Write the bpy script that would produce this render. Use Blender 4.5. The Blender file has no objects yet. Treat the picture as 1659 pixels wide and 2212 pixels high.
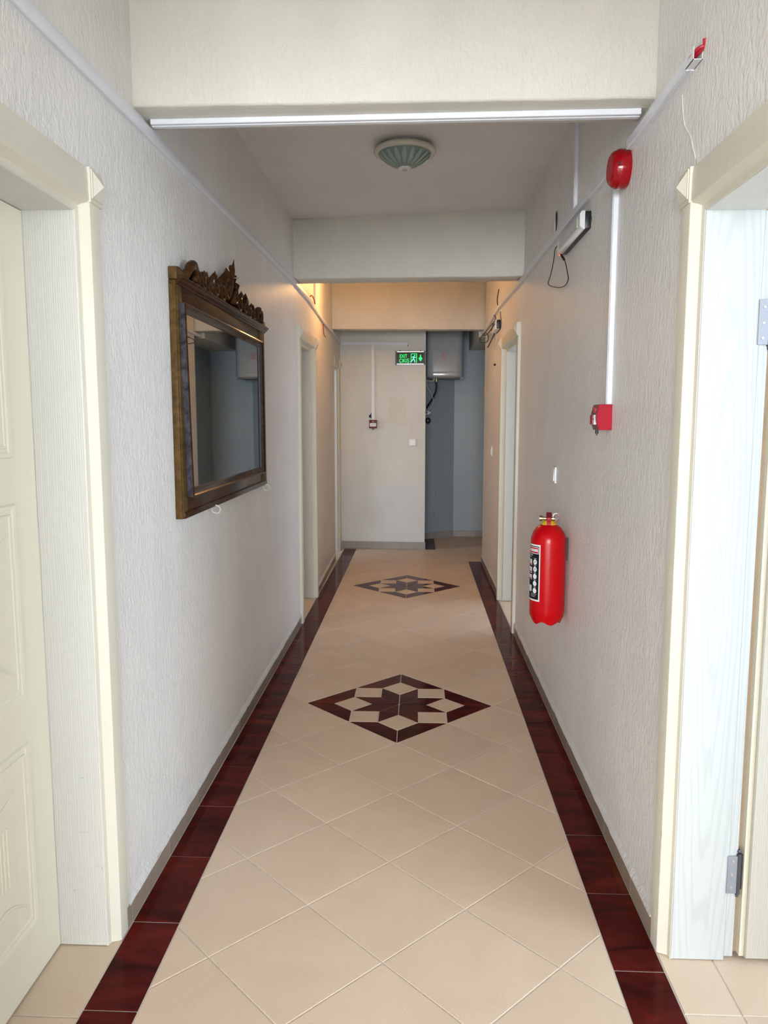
import bpy, math, random
from mathutils import Vector, Matrix
from math import sin, cos, pi, radians, atan2, sqrt
random.seed(7)
C = bpy.context.scene.collection
sc = bpy.context.scene

# ------------------------------------------------------------------ camera
EYE = 1.45
cam = bpy.data.cameras.new('camera')
cam.sensor_fit = 'HORIZONTAL'; cam.sensor_width = 36.0
cam.lens = 1660.0 / 1659.0 * 36.0
cam.clip_start = 0.02
camo = bpy.data.objects.new('camera', cam); C.objects.link(camo)
camo.location = (0, 0, EYE)
camo.rotation_euler = (radians(90 - 6.836), 0, radians(2.483))
sc.camera = camo

# ------------------------------------------------------------------ colour management, world, lights
sc.view_settings.view_transform = 'Standard'
sc.view_settings.look = 'None'
sc.view_settings.gamma = 1.0
sc.view_settings.use_curve_mapping = False
sc.view_settings.exposure = 0.22
w = bpy.data.worlds.new('world'); sc.world = w; w.use_nodes = True
w.node_tree.nodes['Background'].inputs[0].default_value = (0.75, 0.85, 1.0, 1)
w.node_tree.nodes['Background'].inputs[1].default_value = 0.15

def area(name, loc, rot, sx, sy, power, col, spread=180):
    l = bpy.data.lights.new(name, 'AREA'); l.shape = 'RECTANGLE'; l.size = sx; l.size_y = sy
    l.energy = power; l.color = col; l.spread = radians(spread)
    o = bpy.data.objects.new(name, l); C.objects.link(o); o.location = loc; o.rotation_euler = rot
    return o
# daylight from the wide window of the hall behind the viewer
area('hall_window_daylight', (-0.60, -6.85, 1.75), (radians(90), 0, 0), 4.0, 2.0, 660, (0.92, 0.965, 1.0))
# daylight from the window of the open guest room
area('room_window_daylight', (3.68, -0.15, 1.5), (radians(90), 0, radians(90)), 2.0, 1.5, 128, (0.74, 0.87, 1.0))
area('room_end_daylight', (2.25, -1.38, 1.45), (radians(90), 0, 0), 2.4, 1.7, 14, (0.74, 0.87, 1.0))
# daylight from the room behind the last doorway on the mirror side
area('far_room_daylight', (-3.1, 7.0, 1.5), (radians(90), 0, radians(-90)), 1.6, 1.6, 75, (0.62, 0.80, 1.0))
# daylight from the room behind the open second doorway on the extinguisher side
area('side_room_daylight', (3.05, 6.5, 1.45), (radians(90), 0, radians(90)), 2.2, 1.6, 48, (0.62, 0.80, 1.0))

# ------------------------------------------------------------------ materials
def nt(name):
    m = bpy.data.materials.new(name); m.use_nodes = True
    t = m.node_tree; b = t.nodes['Principled BSDF']
    return m, t, b
def N(t, typ, **kw):
    n = t.nodes.new(typ)
    for k, v in kw.items():
        if k in ('op',): n.operation = v
        else: setattr(n, k, v)
    return n
def coords(t, world=True, scale=(1, 1, 1)):
    src = N(t, 'ShaderNodeNewGeometry').outputs['Position'] if world else N(t, 'ShaderNodeTexCoord').outputs['Object']
    mp = N(t, 'ShaderNodeMapping'); mp.inputs['Scale'].default_value = scale
    t.links.new(src, mp.inputs['Vector']); return mp.outputs['Vector']
def noise(t, vec, scale, detail=3, rough=0.55, dist=0):
    n = N(t, 'ShaderNodeTexNoise'); n.inputs['Scale'].default_value = scale; n.inputs['Detail'].default_value = detail
    n.inputs['Roughness'].default_value = rough; n.inputs['Distortion'].default_value = dist
    t.links.new(vec, n.inputs['Vector']); return n.outputs['Fac']
def ramp(t, fac, stops):
    r = N(t, 'ShaderNodeValToRGB'); cr = r.color_ramp
    while len(cr.elements) < len(stops): cr.elements.new(0.5)
    for e, (p, c) in zip(cr.elements, stops):
        e.position = p; e.color = (*c, 1)
    t.links.new(fac, r.inputs['Fac']); return r.outputs['Color']
def mixc(t, fac, a, b, blend='MIX'):
    m = N(t, 'ShaderNodeMix'); m.data_type = 'RGBA'; m.blend_type = blend
    for s, v in ((m.inputs['Factor'], fac), (m.inputs[6], a), (m.inputs[7], b)):
        if isinstance(v, (int, float)): s.default_value = v
        elif isinstance(v, tuple): s.default_value = (*v, 1)
        else: t.links.new(v, s)
    return m.outputs[2]
def bump(t, b, h, strength, dist=0.002, prev=None):
    n = N(t, 'ShaderNodeBump'); n.inputs['Strength'].default_value = strength; n.inputs['Distance'].default_value = dist
    t.links.new(h, n.inputs['Height'])
    if prev is not None: t.links.new(prev, n.inputs['Normal'])
    t.links.new(n.outputs['Normal'], b.inputs['Normal']); return n.outputs['Normal']

def plain(name, col, rough=0.5, metal=0.0, spec=0.5, bscale=None, bstr=0.1, vary=0.06, coat=0.0, emit=None, world=False):
    m, t, b = nt(name)
    v = coords(t, world)
    f = noise(t, v, 9, 3)
    c2 = tuple(max(0, x * (1 - vary)) for x in col); c1 = tuple(min(1, x * (1 + vary)) for x in col)
    t.links.new(ramp(t, f, [(0.3, c2), (0.7, c1)]), b.inputs['Base Color'])
    b.inputs['Roughness'].default_value = rough; b.inputs['Metallic'].default_value = metal
    b.inputs['Specular IOR Level'].default_value = spec
    b.inputs['Coat Weight'].default_value = coat
    if bscale: bump(t, b, noise(t, v, bscale, 2), bstr, 0.001)
    if emit:
        b.inputs['Emission Color'].default_value = (*emit[0], 1); b.inputs['Emission Strength'].default_value = emit[1]
    return m

def plaster(name, base, stain, big=0.9, bstr=0.55, rough=0.42, fine=62):
    m, t, b = nt(name)
    v = coords(t, True); vz = coords(t, True, (1, 1, 0.35))
    f1 = noise(t, v, big, 4, 0.6, 0.3)
    f2 = noise(t, vz, 5.5, 4, 0.6)
    col = ramp(t, f1, [(0.38, base), (0.62, tuple(0.93 * x for x in base)), (0.78, stain)])
    col = mixc(t, 0.22, col, ramp(t, f2, [(0.35, tuple(0.86 * x for x in base)), (0.65, tuple(min(1, 1.08 * x) for x in base))]))
    t.links.new(col, b.inputs['Base Color'])
    b.inputs['Roughness'].default_value = rough; b.inputs['Specular IOR Level'].default_value = 0.4
    n1 = bump(t, b, noise(t, coords(t, True, (1, 1, 0.55)), fine, 4, 0.65, 0.4), min(1, bstr*1.6), 0.006)
    bump(t, b, noise(t, coords(t, True, (1, 1, 0.45)), 11, 3, 0.6), 0.13, 0.012, n1)
    return m
M = {}
M['wall'] = plaster('cream_wall_plaster', (0.83, 0.81, 0.785), (0.79, 0.76, 0.70))
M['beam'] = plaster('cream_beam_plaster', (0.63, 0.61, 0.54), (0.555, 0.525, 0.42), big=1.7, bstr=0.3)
M['ceiling'] = plaster('ceiling_plaster', (0.82, 0.79, 0.78), (0.76, 0.73, 0.71), bstr=0.15)
M['skirt'] = plaster('skirt_plaster', (0.70, 0.69, 0.67), (0.60, 0.59, 0.56), big=6, bstr=0.5)
M['alcove'] = plaster('grey_blue_alcove_paint', (0.36, 0.43, 0.485), (0.31, 0.38, 0.42), bstr=0.2, rough=0.35)
M['farwall'] = plaster('far_wall_plaster', (0.76, 0.75, 0.71), (0.68, 0.65, 0.57), big=1.6, bstr=0.25)
m_ = M['farwall']; t_ = m_.node_tree; b_ = t_.nodes['Principled BSDF']; old = b_.inputs['Base Color'].links[0].from_socket
sx_ = N(t_, 'ShaderNodeSeparateXYZ'); t_.links.new(coords(t_, True), sx_.inputs[0])
ad_ = N(t_, 'ShaderNodeMath', op='MULTIPLY_ADD'); ad_.inputs[1].default_value = 0.12; t_.links.new(noise(t_, coords(t_, True), 6, 3), ad_.inputs[0]); t_.links.new(sx_.outputs['Z'], ad_.inputs[2])
band = ramp(t_, ad_.outputs[0], [(0.0, (0.93, 0.99, 1.08)), (0.76, (0.93, 0.99, 1.08)), (0.785, (0.96, 0.99, 1.0)), (1.0, (0.96, 0.99, 1.0))])   # old repaint line across the end wall
t_.links.new(mixc(t_, 1.0, old, band, 'MULTIPLY'), b_.inputs['Base Color'])
M['grout'] = plain('grey_grout', (0.70, 0.66, 0.60), 0.85, bscale=300, bstr=0.3)

def tilemat(name, c1, c2, rough, big, stretch, rnd=0.10, speck=0, spec=0.5, bmp=0.0):
    m, t, b = nt(name)
    oi = N(t, 'ShaderNodeObjectInfo')
    src = N(t, 'ShaderNodeNewGeometry').outputs['Position']
    add = N(t, 'ShaderNodeVectorMath', op='ADD'); cmb = N(t, 'ShaderNodeMath', op='MULTIPLY'); cmb.inputs[1].default_value = 40
    t.links.new(oi.outputs['Random'], cmb.inputs[0]); t.links.new(src, add.inputs[0]); t.links.new(cmb.outputs[0], add.inputs[1])
    mp = N(t, 'ShaderNodeMapping'); mp.inputs['Scale'].default_value = stretch; t.links.new(add.outputs[0], mp.inputs['Vector'])
    f = noise(t, mp.outputs['Vector'], big, 5, 0.62, 0.8)
    col = ramp(t, f, [(0.34, c1), (0.66, c2)])
    mr = N(t, 'ShaderNodeMapRange'); mr.inputs['To Min'].default_value = 1 - rnd; mr.inputs['To Max'].default_value = 1 + rnd
    t.links.new(oi.outputs['Random'], mr.inputs['Value'])
    sc_ = N(t, 'ShaderNodeVectorMath', op='SCALE'); t.links.new(col, sc_.inputs[0]); t.links.new(mr.outputs['Result'], sc_.inputs['Scale'])
    out = sc_.outputs[0]
    if speck:
        fs = noise(t, coords(t, True), 420, 2, 0.6)
        out = mixc(t, speck, out, ramp(t, fs, [(0.35, tuple(0.55 * x for x in c1)), (0.6, tuple(min(1, 1.25 * x) for x in c2))]))
    t.links.new(out, b.inputs['Base Color'])
    b.inputs['Roughness'].default_value = rough; b.inputs['Specular IOR Level'].default_value = spec
    if spec < 0.2: b.inputs['IOR'].default_value = 1.27
    if bmp: bump(t, b, noise(t, coords(t, True), 260, 2, 0.5), bmp, 0.0006)
    return m
M['beige'] = tilemat('beige_floor_tile', (0.655, 0.505, 0.375), (0.72, 0.57, 0.43), 0.46, 3, (1, 1, 1), 0.045, 0.22, 0.35, 0.25)
M['dark'] = tilemat('oxblood_marbled_tile', (0.034, 0.0035, 0.003), (0.125, 0.0115, 0.008), 0.11, 7, (0.55, 1.5, 1), 0.15, 0, 0.14)
M['base_tile'] = tilemat('taupe_skirting_tile', (0.30, 0.24, 0.19), (0.36, 0.29, 0.23), 0.25, 4, (1, 1, 1), 0.06, 0.1)
M['base_tile_far'] = tilemat('grey_skirting_tile', (0.33, 0.31, 0.30), (0.38, 0.36, 0.35), 0.25, 4, (1, 1, 1), 0.06, 0.1)

def paintwood(name, base, grainy=0.5, dark=0.90, axis='Z', cathedral=False, rough=0.38):
    m, t, b = nt(name)
    s = (1, 1, 0.06) if axis == 'Z' else (1, 0.06, 1)
    v = coords(t, True, s)
    wv = N(t, 'ShaderNodeTexWave'); wv.wave_type = 'RINGS' if cathedral else 'BANDS'
    wv.bands_direction = 'X' if not cathedral else 'X'
    wv.rings_direction = 'Y' if cathedral else 'X'
    wv.inputs['Scale'].default_value = 26 if cathedral else 55
    wv.inputs['Distortion'].default_value = 5.5 if cathedral else 7; wv.inputs['Detail'].default_value = 2.5
    wv.inputs['Detail Scale'].default_value = 1.6
    mp = N(t, 'ShaderNodeMapping')
    mp.inputs['Location'].default_value = (-0.765, 0, -0.062) if cathedral else (0, 0, 0)
    t.links.new(v, mp.inputs['Vector']); t.links.new(mp.outputs['Vector'], wv.inputs['Vector'])
    col = ramp(t, wv.outputs['Fac'], [(0.0, base), (0.55, base), (0.95, tuple(dark * x for x in base))])
    f = noise(t, coords(t, True, (1, 1, 0.5)), 3.0, 3)
    col = mixc(t, 0.3, col, ramp(t, f, [(0.3, tuple(0.93 * x for x in base)), (0.7, base)]))
    t.links.new(col, b.inputs['Base Color']); b.inputs['Roughness'].default_value = rough
    bump(t, b, wv.outputs['Fac'], grainy, 0.0006)
    return m
M['door'] = paintwood('cream_painted_wood', (0.78, 0.74, 0.60), 0.12, 0.97)
M['jamb'] = paintwood('cream_grained_jamb', (0.64, 0.63, 0.585), 0.5, 0.95)
M['jamb_grain'] = paintwood('cream_jamb_with_plume_grain', (0.495, 0.51, 0.50), 0.3, 0.89, cathedral=True)
M['leaf_open'] = paintwood('grained_cream_leaf', (0.52, 0.49, 0.42), 0.5, 0.93)
M['casing'] = paintwood('cream_casing', (0.70, 0.665, 0.56), 0.15, 0.96)
M['raw_wood'] = plain('bare_rebate_wood', (0.50, 0.36, 0.24), 0.7, bscale=120)

def lacquer(name, c1, c2, rough=0.22):
    m, t, b = nt(name)
    f = noise(t, coords(t, True, (3, 0.6, 3)), 14, 4, 0.6, 0.6)
    t.links.new(ramp(t, f, [(0.3, c1), (0.72, c2)]), b.inputs['Base Color'])
    b.inputs['Roughness'].default_value = rough; b.inputs['Specular IOR Level'].default_value = 0.2; b.inputs['IOR'].default_value = 1.3; b.inputs['Coat Weight'].default_value = 0.0; b.inputs['Coat Roughness'].default_value = 0.15
    bump(t, b, noise(t, coords(t, True, (4, 0.5, 4)), 60, 2), 0.12, 0.0008)
    return m
M['wood_dark'] = lacquer('dark_brown_lacquer', (0.022, 0.008, 0.003), (0.070, 0.026, 0.009))
M['wood_gold'] = lacquer('worn_gold_brown_lacquer', (0.055, 0.030, 0.009), (0.13, 0.075, 0.024), 0.4)
M['wood_grey'] = lacquer('worn_grey_purple_edge', (0.012, 0.009, 0.012), (0.085, 0.078, 0.10), 0.4)
M['carve'] = lacquer('glossy_carved_brown', (0.028, 0.011, 0.004), (0.085, 0.036, 0.012), 0.14)
m, t, b = nt('mirror_glass'); b.inputs['Metallic'].default_value = 1; b.inputs['Roughness'].default_value = 0.015
b.inputs['Base Color'].default_value = (0.66, 0.70, 0.70, 1); M['mirror'] = m
M['pvc'] = plain('white_pvc', (0.76, 0.78, 0.84), 0.35, bscale=None, vary=0.03)
M['pvc_inner'] = plain('trunking_inside', (0.25, 0.25, 0.27), 0.7)
M['white'] = plain('white_plastic', (0.80, 0.81, 0.82), 0.3, vary=0.02)
M['black'] = plain('black_plastic', (0.012, 0.012, 0.013), 0.4)
M['blackcable'] = plain('black_cable_sheath', (0.012, 0.009, 0.010), 0.45)
M['whitecable'] = plain('white_cable_sheath', (0.62, 0.62, 0.60), 0.45)
M['red'] = plain('red_plastic', (0.38, 0.004, 0.022), 0.45, spec=0.2, vary=0.08)
M['red_dark'] = plain('dark_red_front_plastic', (0.14, 0.008, 0.014), 0.35)
M['redwire'] = plain('red_wire', (0.42, 0.015, 0.03), 0.45)
M['redpaint'] = plain('extinguisher_red_enamel', (0.50, 0.0004, 0.004), 0.22, spec=0.25, coat=0.05, vary=0.03)
M['sirenred'] = plain('translucent_red_siren_plastic', (0.30, 0.001, 0.006), 0.12, spec=0.35, coat=0.15)
M['brass'] = plain('brass', (0.42, 0.34, 0.19), 0.3, metal=1)
M['yellow'] = plain('yellow_collar', (0.70, 0.42, 0.02), 0.35)
M['steel'] = plain('zinc_steel', (0.33, 0.35, 0.39), 0.5, metal=0.6)
M['darksteel'] = plain('dark_hinge_steel', (0.10, 0.10, 0.11), 0.4, metal=0.7)
M['chrome'] = plain('bright_wire', (0.75, 0.76, 0.78), 0.12, metal=1)
M['label_black'] = plain('label_black', (0.008, 0.008, 0.011), 0.5, spec=0.15)
M['label_white'] = plain('label_white', (0.80, 0.82, 0.83), 0.4, vary=0.02)
M['label_red'] = plain('label_red', (0.45, 0.01, 0.03), 0.4)
M['label_grey'] = plain('label_grey', (0.42, 0.44, 0.47), 0.4)
M['lampring'] = plain('cream_enamel_ring', (0.60, 0.57, 0.47), 0.25, coat=0.3)
M['lampglass'] = plain('sea_green_frosted_glass', (0.22, 0.30, 0.27), 0.28, vary=0.1)
M['lamppetal'] = plain('pale_petal_frosting', (0.32, 0.42, 0.38), 0.45, vary=0.05)
M['heater'] = plain('white_enamel', (0.42, 0.46, 0.50), 0.14, coat=0.5, vary=0.02)
M['heater_dark'] = plain('grey_underside', (0.25, 0.26, 0.27), 0.5)
M['blue'] = plain('blue_tag_plastic', (0.03, 0.06, 0.22), 0.35)
M['green_lit'] = plain('green_backlit_marking', (0.0, 0.6, 0.12), 0.5, emit=((0.0, 1.0, 0.16), 1.1))
M['green_hot'] = plain('green_led_hotspot', (0.1, 0.7, 0.4), 0.5, emit=((0.12, 1.0, 0.45), 1.3))
M['red_led'] = plain('red_led', (0.8, 0.1, 0.05), 0.3, emit=((1.0, 0.12, 0.05), 2.0))
M['signplate'] = plain('black_sign_plate', (0.006, 0.008, 0.008), 0.12)
M['alu'] = plain('aluminium_profile', (0.62, 0.60, 0.60), 0.3, metal=0.7)
M['plate_hole'] = plain('bare_dark_hole', (0.03, 0.03, 0.03), 0.9)
M['led_panel'] = plain('ribbed_diffuser', (0.58, 0.56, 0.50), 0.4, bscale=200, bstr=0.4)
M['bulb'] = plain('warm_lit_glass', (0.9, 0.7, 0.4), 0.3, emit=((1.0, 0.55, 0.20), 5.0))

# ------------------------------------------------------------------ mesh helpers
class MB:
    def __init__(s): s.v = []; s.f = []; s.mi = []
    def add(s, vs, fs, mi=0):
        o = len(s.v); s.v += [tuple(p) for p in vs]; s.f += [tuple(i + o for i in f) for f in fs]; s.mi += [mi] * len(fs); return s
    def box(s, x0, x1, y0, y1, z0, z1, mi=0):
        return s.add([(x0,y0,z0),(x1,y0,z0),(x1,y1,z0),(x0,y1,z0),(x0,y0,z1),(x1,y0,z1),(x1,y1,z1),(x0,y1,z1)],
                     [(0,3,2,1),(4,5,6,7),(0,1,5,4),(1,2,6,5),(2,3,7,6),(3,0,4,7)], mi)
    def hexa(s, p, mi=0):
        return s.add(p, [(0,3,2,1),(4,5,6,7),(0,1,5,4),(1,2,6,5),(2,3,7,6),(3,0,4,7)], mi)
    def prism(s, poly, z0, z1, mi=0):
        n = len(poly); vs = [(x,y,z0) for x,y in poly] + [(x,y,z1) for x,y in poly]
        fs = [tuple(range(n-1,-1,-1)), tuple(range(n,2*n))] + [(i,(i+1)%n,n+(i+1)%n,n+i) for i in range(n)]
        return s.add(vs, fs, mi)
    def sweep(s, prof, path, mi=0, closed=False):
        """prof: function(i)-> list of 3d points per station"""
        n = None; rings = []
        for st in path: rings.append(st)
        n = len(rings[0]); vs = [p for r in rings for p in r]; fs = []
        R = len(rings)
        for i in range(R - (0 if closed else 1)):
            j = (i + 1) % R
            for k in range(n): fs.append((i*n+k, i*n+(k+1)%n, j*n+(k+1)%n, j*n+k))
        if not closed: fs += [tuple(range(n-1,-1,-1)), tuple((R-1)*n+k for k in range(n))]
        return s.add(vs, fs, mi)
    def lathe(s, prof, c, axis=(0,0,1), seg=32, mi=0, mod=None):
        ax = Vector(axis).normalized(); u = ax.orthogonal().normalized(); w_ = ax.cross(u)
        vs = []; n = len(prof)
        for k in range(seg):
            a = 2*pi*k/seg; d = u*cos(a) + w_*sin(a)
            for i,(r,h) in enumerate(prof):
                rr = r * (mod(a, i) if mod else 1)
                vs.append(Vector(c) + d*rr + ax*h)
        fs = []
        for k in range(seg):
            k2 = (k+1) % seg
            for i in range(n-1):
                fs.append((k*n+i, k2*n+i, k2*n+i+1, k*n+i+1))
        if prof[0][0] > 1e-6: fs.append(tuple(k*n for k in range(seg-1,-1,-1)))
        if prof[-1][0] > 1e-6: fs.append(tuple(k*n+n-1 for k in range(seg)))
        return s.add(vs, fs, mi)
    def tube(s, pts, r, seg=8, mi=0, smooth=4, flat=None, closed=False):
        P = [Vector(p) for p in pts]; n = len(P)
        rs = r if isinstance(r, (list, tuple)) else [r]*n
        if smooth > 1 and n > 2:
            Q = []; RS = []
            for i in range(n - 1):
                p0 = P[max(i-1,0)]; p1 = P[i]; p2 = P[i+1]; p3 = P[min(i+2,n-1)]
                for k in range(smooth):
                    t_ = k/smooth
                    Q.append(0.5*((2*p1)+(-p0+p2)*t_+(2*p0-5*p1+4*p2-p3)*t_*t_+(-p0+3*p1-3*p2+p3)*t_**3))
                    RS.append(rs[i]*(1-t_)+rs[i+1]*t_)
            Q.append(P[-1]); RS.append(rs[-1]); P, rs = Q, RS
        rings = []; up = None
        for i, p in enumerate(P):
            tg = (P[min(i+1,len(P)-1)] - P[max(i-1,0)])
            tg = tg.normalized() if tg.length > 1e-9 else Vector((0,0,1))
            if flat is not None: side = Vector(flat)
            else:
                if up is None: up = tg.orthogonal().normalized()
                side = (up - tg*up.dot(tg)); side = side.normalized() if side.length > 1e-6 else tg.orthogonal().normalized(); up = side
            b_ = tg.cross(side).normalized(); side = b_.cross(tg).normalized()
            rings.append([p + (side*cos(2*pi*k/seg) + b_*sin(2*pi*k/seg))*rs[i] for k in range(seg)])
        return s.sweep(None, rings, mi)
    def ball(s, c, r, seg=16, sz=None, mi=0):
        sz = sz or (1,1,1); vs = []; fs = []; R_ = seg//2
        for i in range(R_+1):
            th = pi*i/R_
            for k in range(seg):
                a = 2*pi*k/seg; vs.append((c[0]+r*sz[0]*sin(th)*cos(a), c[1]+r*sz[1]*sin(th)*sin(a), c[2]+r*sz[2]*cos(th)))
        for i in range(R_):
            for k in range(seg): fs.append((i*seg+k,(i+1)*seg+k,(i+1)*seg+(k+1)%seg,i*seg+(k+1)%seg))
        return s.add(vs, fs, mi)

ORG = {}
def link(name, me, parent=None, loc=None):
    o = bpy.data.objects.new(name, me); C.objects.link(o)
    if parent is not None: o.parent = parent; ORG[o.name] = ORG.get(parent.name, Vector((0,0,0)))
    elif loc is not None: o.location = loc; ORG[o.name] = Vector(loc)
    return o
def root(name, label=None, cat=None, loc=(0,0,0), group=None, kind=None):
    o = bpy.data.objects.new(name, None); C.objects.link(o); o.location = loc; o.empty_display_size = 0.05
    ORG[o.name] = Vector(loc); return tag(o, label, cat, group, kind)
def tag(o, label=None, cat=None, group=None, kind=None):
    if label: o['label'] = label
    if cat: o['category'] = cat
    if group: o['group'] = group
    if kind: o['kind'] = kind
    return o
def build(name, mb, mats, parent=None, loc=None, smooth=False, bev=0, bseg=2, autos=35):
    """vertices given in world coordinates; re-based on the thing's origin"""
    off = ORG.get(parent.name, Vector((0,0,0))) if parent is not None else (Vector(loc) if loc else Vector((0,0,0)))
    me = bpy.data.meshes.new(name)
    me.from_pydata([(v[0]-off[0], v[1]-off[1], v[2]-off[2]) for v in mb.v], [], mb.f)
    if not isinstance(mats, (list, tuple)): mats = [mats]
    for m_ in mats: me.materials.append(m_)
    me.polygons.foreach_set('material_index', mb.mi)
    import bmesh
    bm = bmesh.new(); bm.from_mesh(me)
    bmesh.ops.recalc_face_normals(bm, faces=bm.faces)
    if bev:
        es = [e for e in bm.edges if len(e.link_faces) == 2 and e.calc_face_angle(0) > radians(30)]
        bmesh.ops.bevel(bm, geom=es, offset=bev, segments=bseg, affect='EDGES', profile=0.5, clamp_overlap=True)
    bm.to_mesh(me); bm.free()
    if smooth or bev:
        me.polygons.foreach_set('use_smooth', [True]*len(me.polygons))
        me.set_sharp_from_angle(angle=radians(autos))
    me.update()
    return link(name, me, parent, loc)

# ------------------------------------------------------------------ layout numbers (metres, corridor runs along +Y)
XR = 0.67
def xl(y):                                  # the painted wall on the mirror side drifts a little outwards
    if y < 6.3: return -0.83
    return -0.83 - (y-6.3)/(8.62-6.3)*0.03
HC = 2.76; HB = 2.355

# ------------------------------------------------------------------ walls
def wall_run(mb, side, y0, y1, z0, z1, th=0.16):
    x = (lambda y: xl(y)) if side < 0 else (lambda y: XR)
    t_ = th*side
    ys = [y0] + ([6.3] if side < 0 and y0 < 6.3 < y1 else []) + [y1]
    for a, b_ in zip(ys, ys[1:]):
        poly = [(x(a),a),(x(a)+t_,a),(x(b_)+t_,b_),(x(b_),b_)]
        mb.prism(poly, z0, z1)
DOORS_L = [(1.04,1.937,1.965),(5.43,6.125,1.985),(7.93,8.40,1.985)]
DOORS_R = [(1.04,1.952,1.95),(5.24,6.10,1.975)]
def make_wall(name, side, doors, y0, y1):
    mb = MB(); y = y0
    for (a,b_,zt) in doors:
        wall_run(mb, side, y, a-0.03, 0, 3.0); wall_run(mb, side, a-0.03, b_+0.03, zt+0.03, 3.0); y = b_+0.03
    wall_run(mb, side, y, y1, 0, 3.0)
    return tag(build(name, mb, M['wall']), kind='structure')
wl = make_wall('wall_left', -1, DOORS_L, 0.72, 8.66)
wr = make_wall('wall_right', 1, DOORS_R, -2.84, 7.84)
mb = MB(); mb.box(XR+0.16, 1.13, 7.68, 7.84, 0, 3.0); mb.box(0.97, 1.13, 7.84, 9.75, 0, 3.0)
tag(build('wall_alcove_side', mb, M['alcove']), kind='structure')
mb = MB(); mb.prism([(-1.02,8.63),(0.086,8.57),(0.086,9.31),(-1.02,9.31)], 0, 3.0)
wf = tag(build('wall_far', mb, M['farwall']), kind='structure')
mb = MB(); mb.prism([(0.086,9.31),(0.45,9.55),(1.13,9.55),(1.13,9.75),(0.0,9.75),(0.0,9.31)], 0, 3.0)
# raised line where the paint coat changes
mb.prism([(0.086,9.305),(0.45,9.543),(0.97,9.543),(0.97,9.55),(0.45,9.56),(0.086,9.32)], 1.878, 1.890)
wa = tag(build('wall_alcove', mb, M['alcove']), kind='structure')
# hall behind the viewer, with its wide window
mb = MB(); mb.box(-3.2,1.5,-7.16,-7.0,0,0.75); mb.box(-3.2,1.5,-7.16,-7.0,2.75,3.0); mb.box(-3.2,-2.6,-7.16,-7.0,0.75,2.75); mb.box(1.4,1.5,-7.16,-7.0,0.75,2.75)
mb.box(-3.36,-3.2,-7.16,0.88,0,3.0); mb.box(-3.2,-0.99,0.72,0.88,0,3.0); mb.box(1.5,1.66,-7.16,-2.84,0,3.0); mb.box(0.83,1.5,-3.0,-2.84,0,3.0)
tag(build('wall_back', mb, M['wall']), kind='structure')
win = root('window_1', kind='structure', loc=(-0.6,-7.08,0.75))
for nm,boxes in (('window_frame',((-2.6,1.4,0.75,0.81),(-2.6,1.4,2.69,2.75),(-2.6,-2.54,0.81,2.69),(1.34,1.4,0.81,2.69),(-1.3,-1.24,0.81,2.69),(0.04,0.10,0.81,2.69))),):
    for a,b_,c,d in boxes: mb = MB(); mb.box(a,b_,-7.11,-7.05,c,d); build(nm, mb, M['white'], win)
gm, gt, gb = nt('clear_glass'); gb.inputs['Transmission Weight'].default_value = 1; gb.inputs['Roughness'].default_value = 0; gb.inputs['Base Color'].default_value = (0.95,0.97,1,1)
for a,b_ in ((-2.54,-1.3),(-1.24,0.04),(0.10,1.34)):
    mb = MB(); mb.box(a,b_,-7.085,-7.079,0.81,2.69); build('pane', mb, gm, win)

# guest room beyond the open door
mb = MB(); mb.box(0.83,3.9,2.75,2.9,0,3.0); mb.box(0.83,3.9,-1.6,-1.45,0,0.55); mb.box(0.83,3.9,-1.6,-1.45,2.35,3.0); mb.box(0.83,1.0,-1.6,-1.45,0.55,2.35); mb.box(3.5,3.9,-1.6,-1.45,0.55,2.35)
mb.box(3.75,3.9,-1.45,2.75,0,0.72); mb.box(3.75,3.9,-1.45,2.75,2.3,3.0); mb.box(3.75,3.9,0.75,2.75,0.72,2.3)
tag(build('wall_room', mb, M['wall']), kind='structure')

# room behind the last doorway on the mirror side
mb = MB(); mb.box(-3.4,-1.02,5.44,5.6,0,3.0); mb.box(-3.4,-1.02,9.14,9.3,0,3.0); mb.box(-3.4,-3.24,5.6,9.14,0,0.7); mb.box(-3.4,-3.24,5.6,9.14,2.3,3.0); mb.box(-3.4,-3.24,7.8,9.14,0.7,2.3)
tag(build('wall_far_room', mb, M['wall']), kind='structure')
mb = MB(); mb.box(0.83,3.3,4.3,4.45,0,3.0); mb.box(1.13,3.3,7.68,7.84,0,3.0); mb.box(3.15,3.3,4.45,7.68,0,0.6); mb.box(3.15,3.3,4.45,7.68,2.3,3.0); mb.box(3.15,3.3,4.45,5.35,0.6,2.3)
tag(build('wall_side_room', mb, M['wall']), kind='structure')

# ceilings
mb = MB(); mb.box(-3.36,1.66,-7.16,-2.84,HC,3.0); mb.box(-3.36,0.83,-2.84,0.88,HC,3.0); mb.box(-1.0,0.83,0.88,5.2,HC,3.0); mb.box(-1.0,1.13,5.2,9.75,2.80,3.0); mb.box(0.83,3.9,-1.6,2.9,2.76,3.0); mb.box(-3.4,-1.0,5.44,9.3,2.80,3.0); mb.box(1.13,3.3,4.3,7.84,2.80,3.0)
tag(build('ceiling', mb, M['ceiling']), kind='structure')
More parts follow.
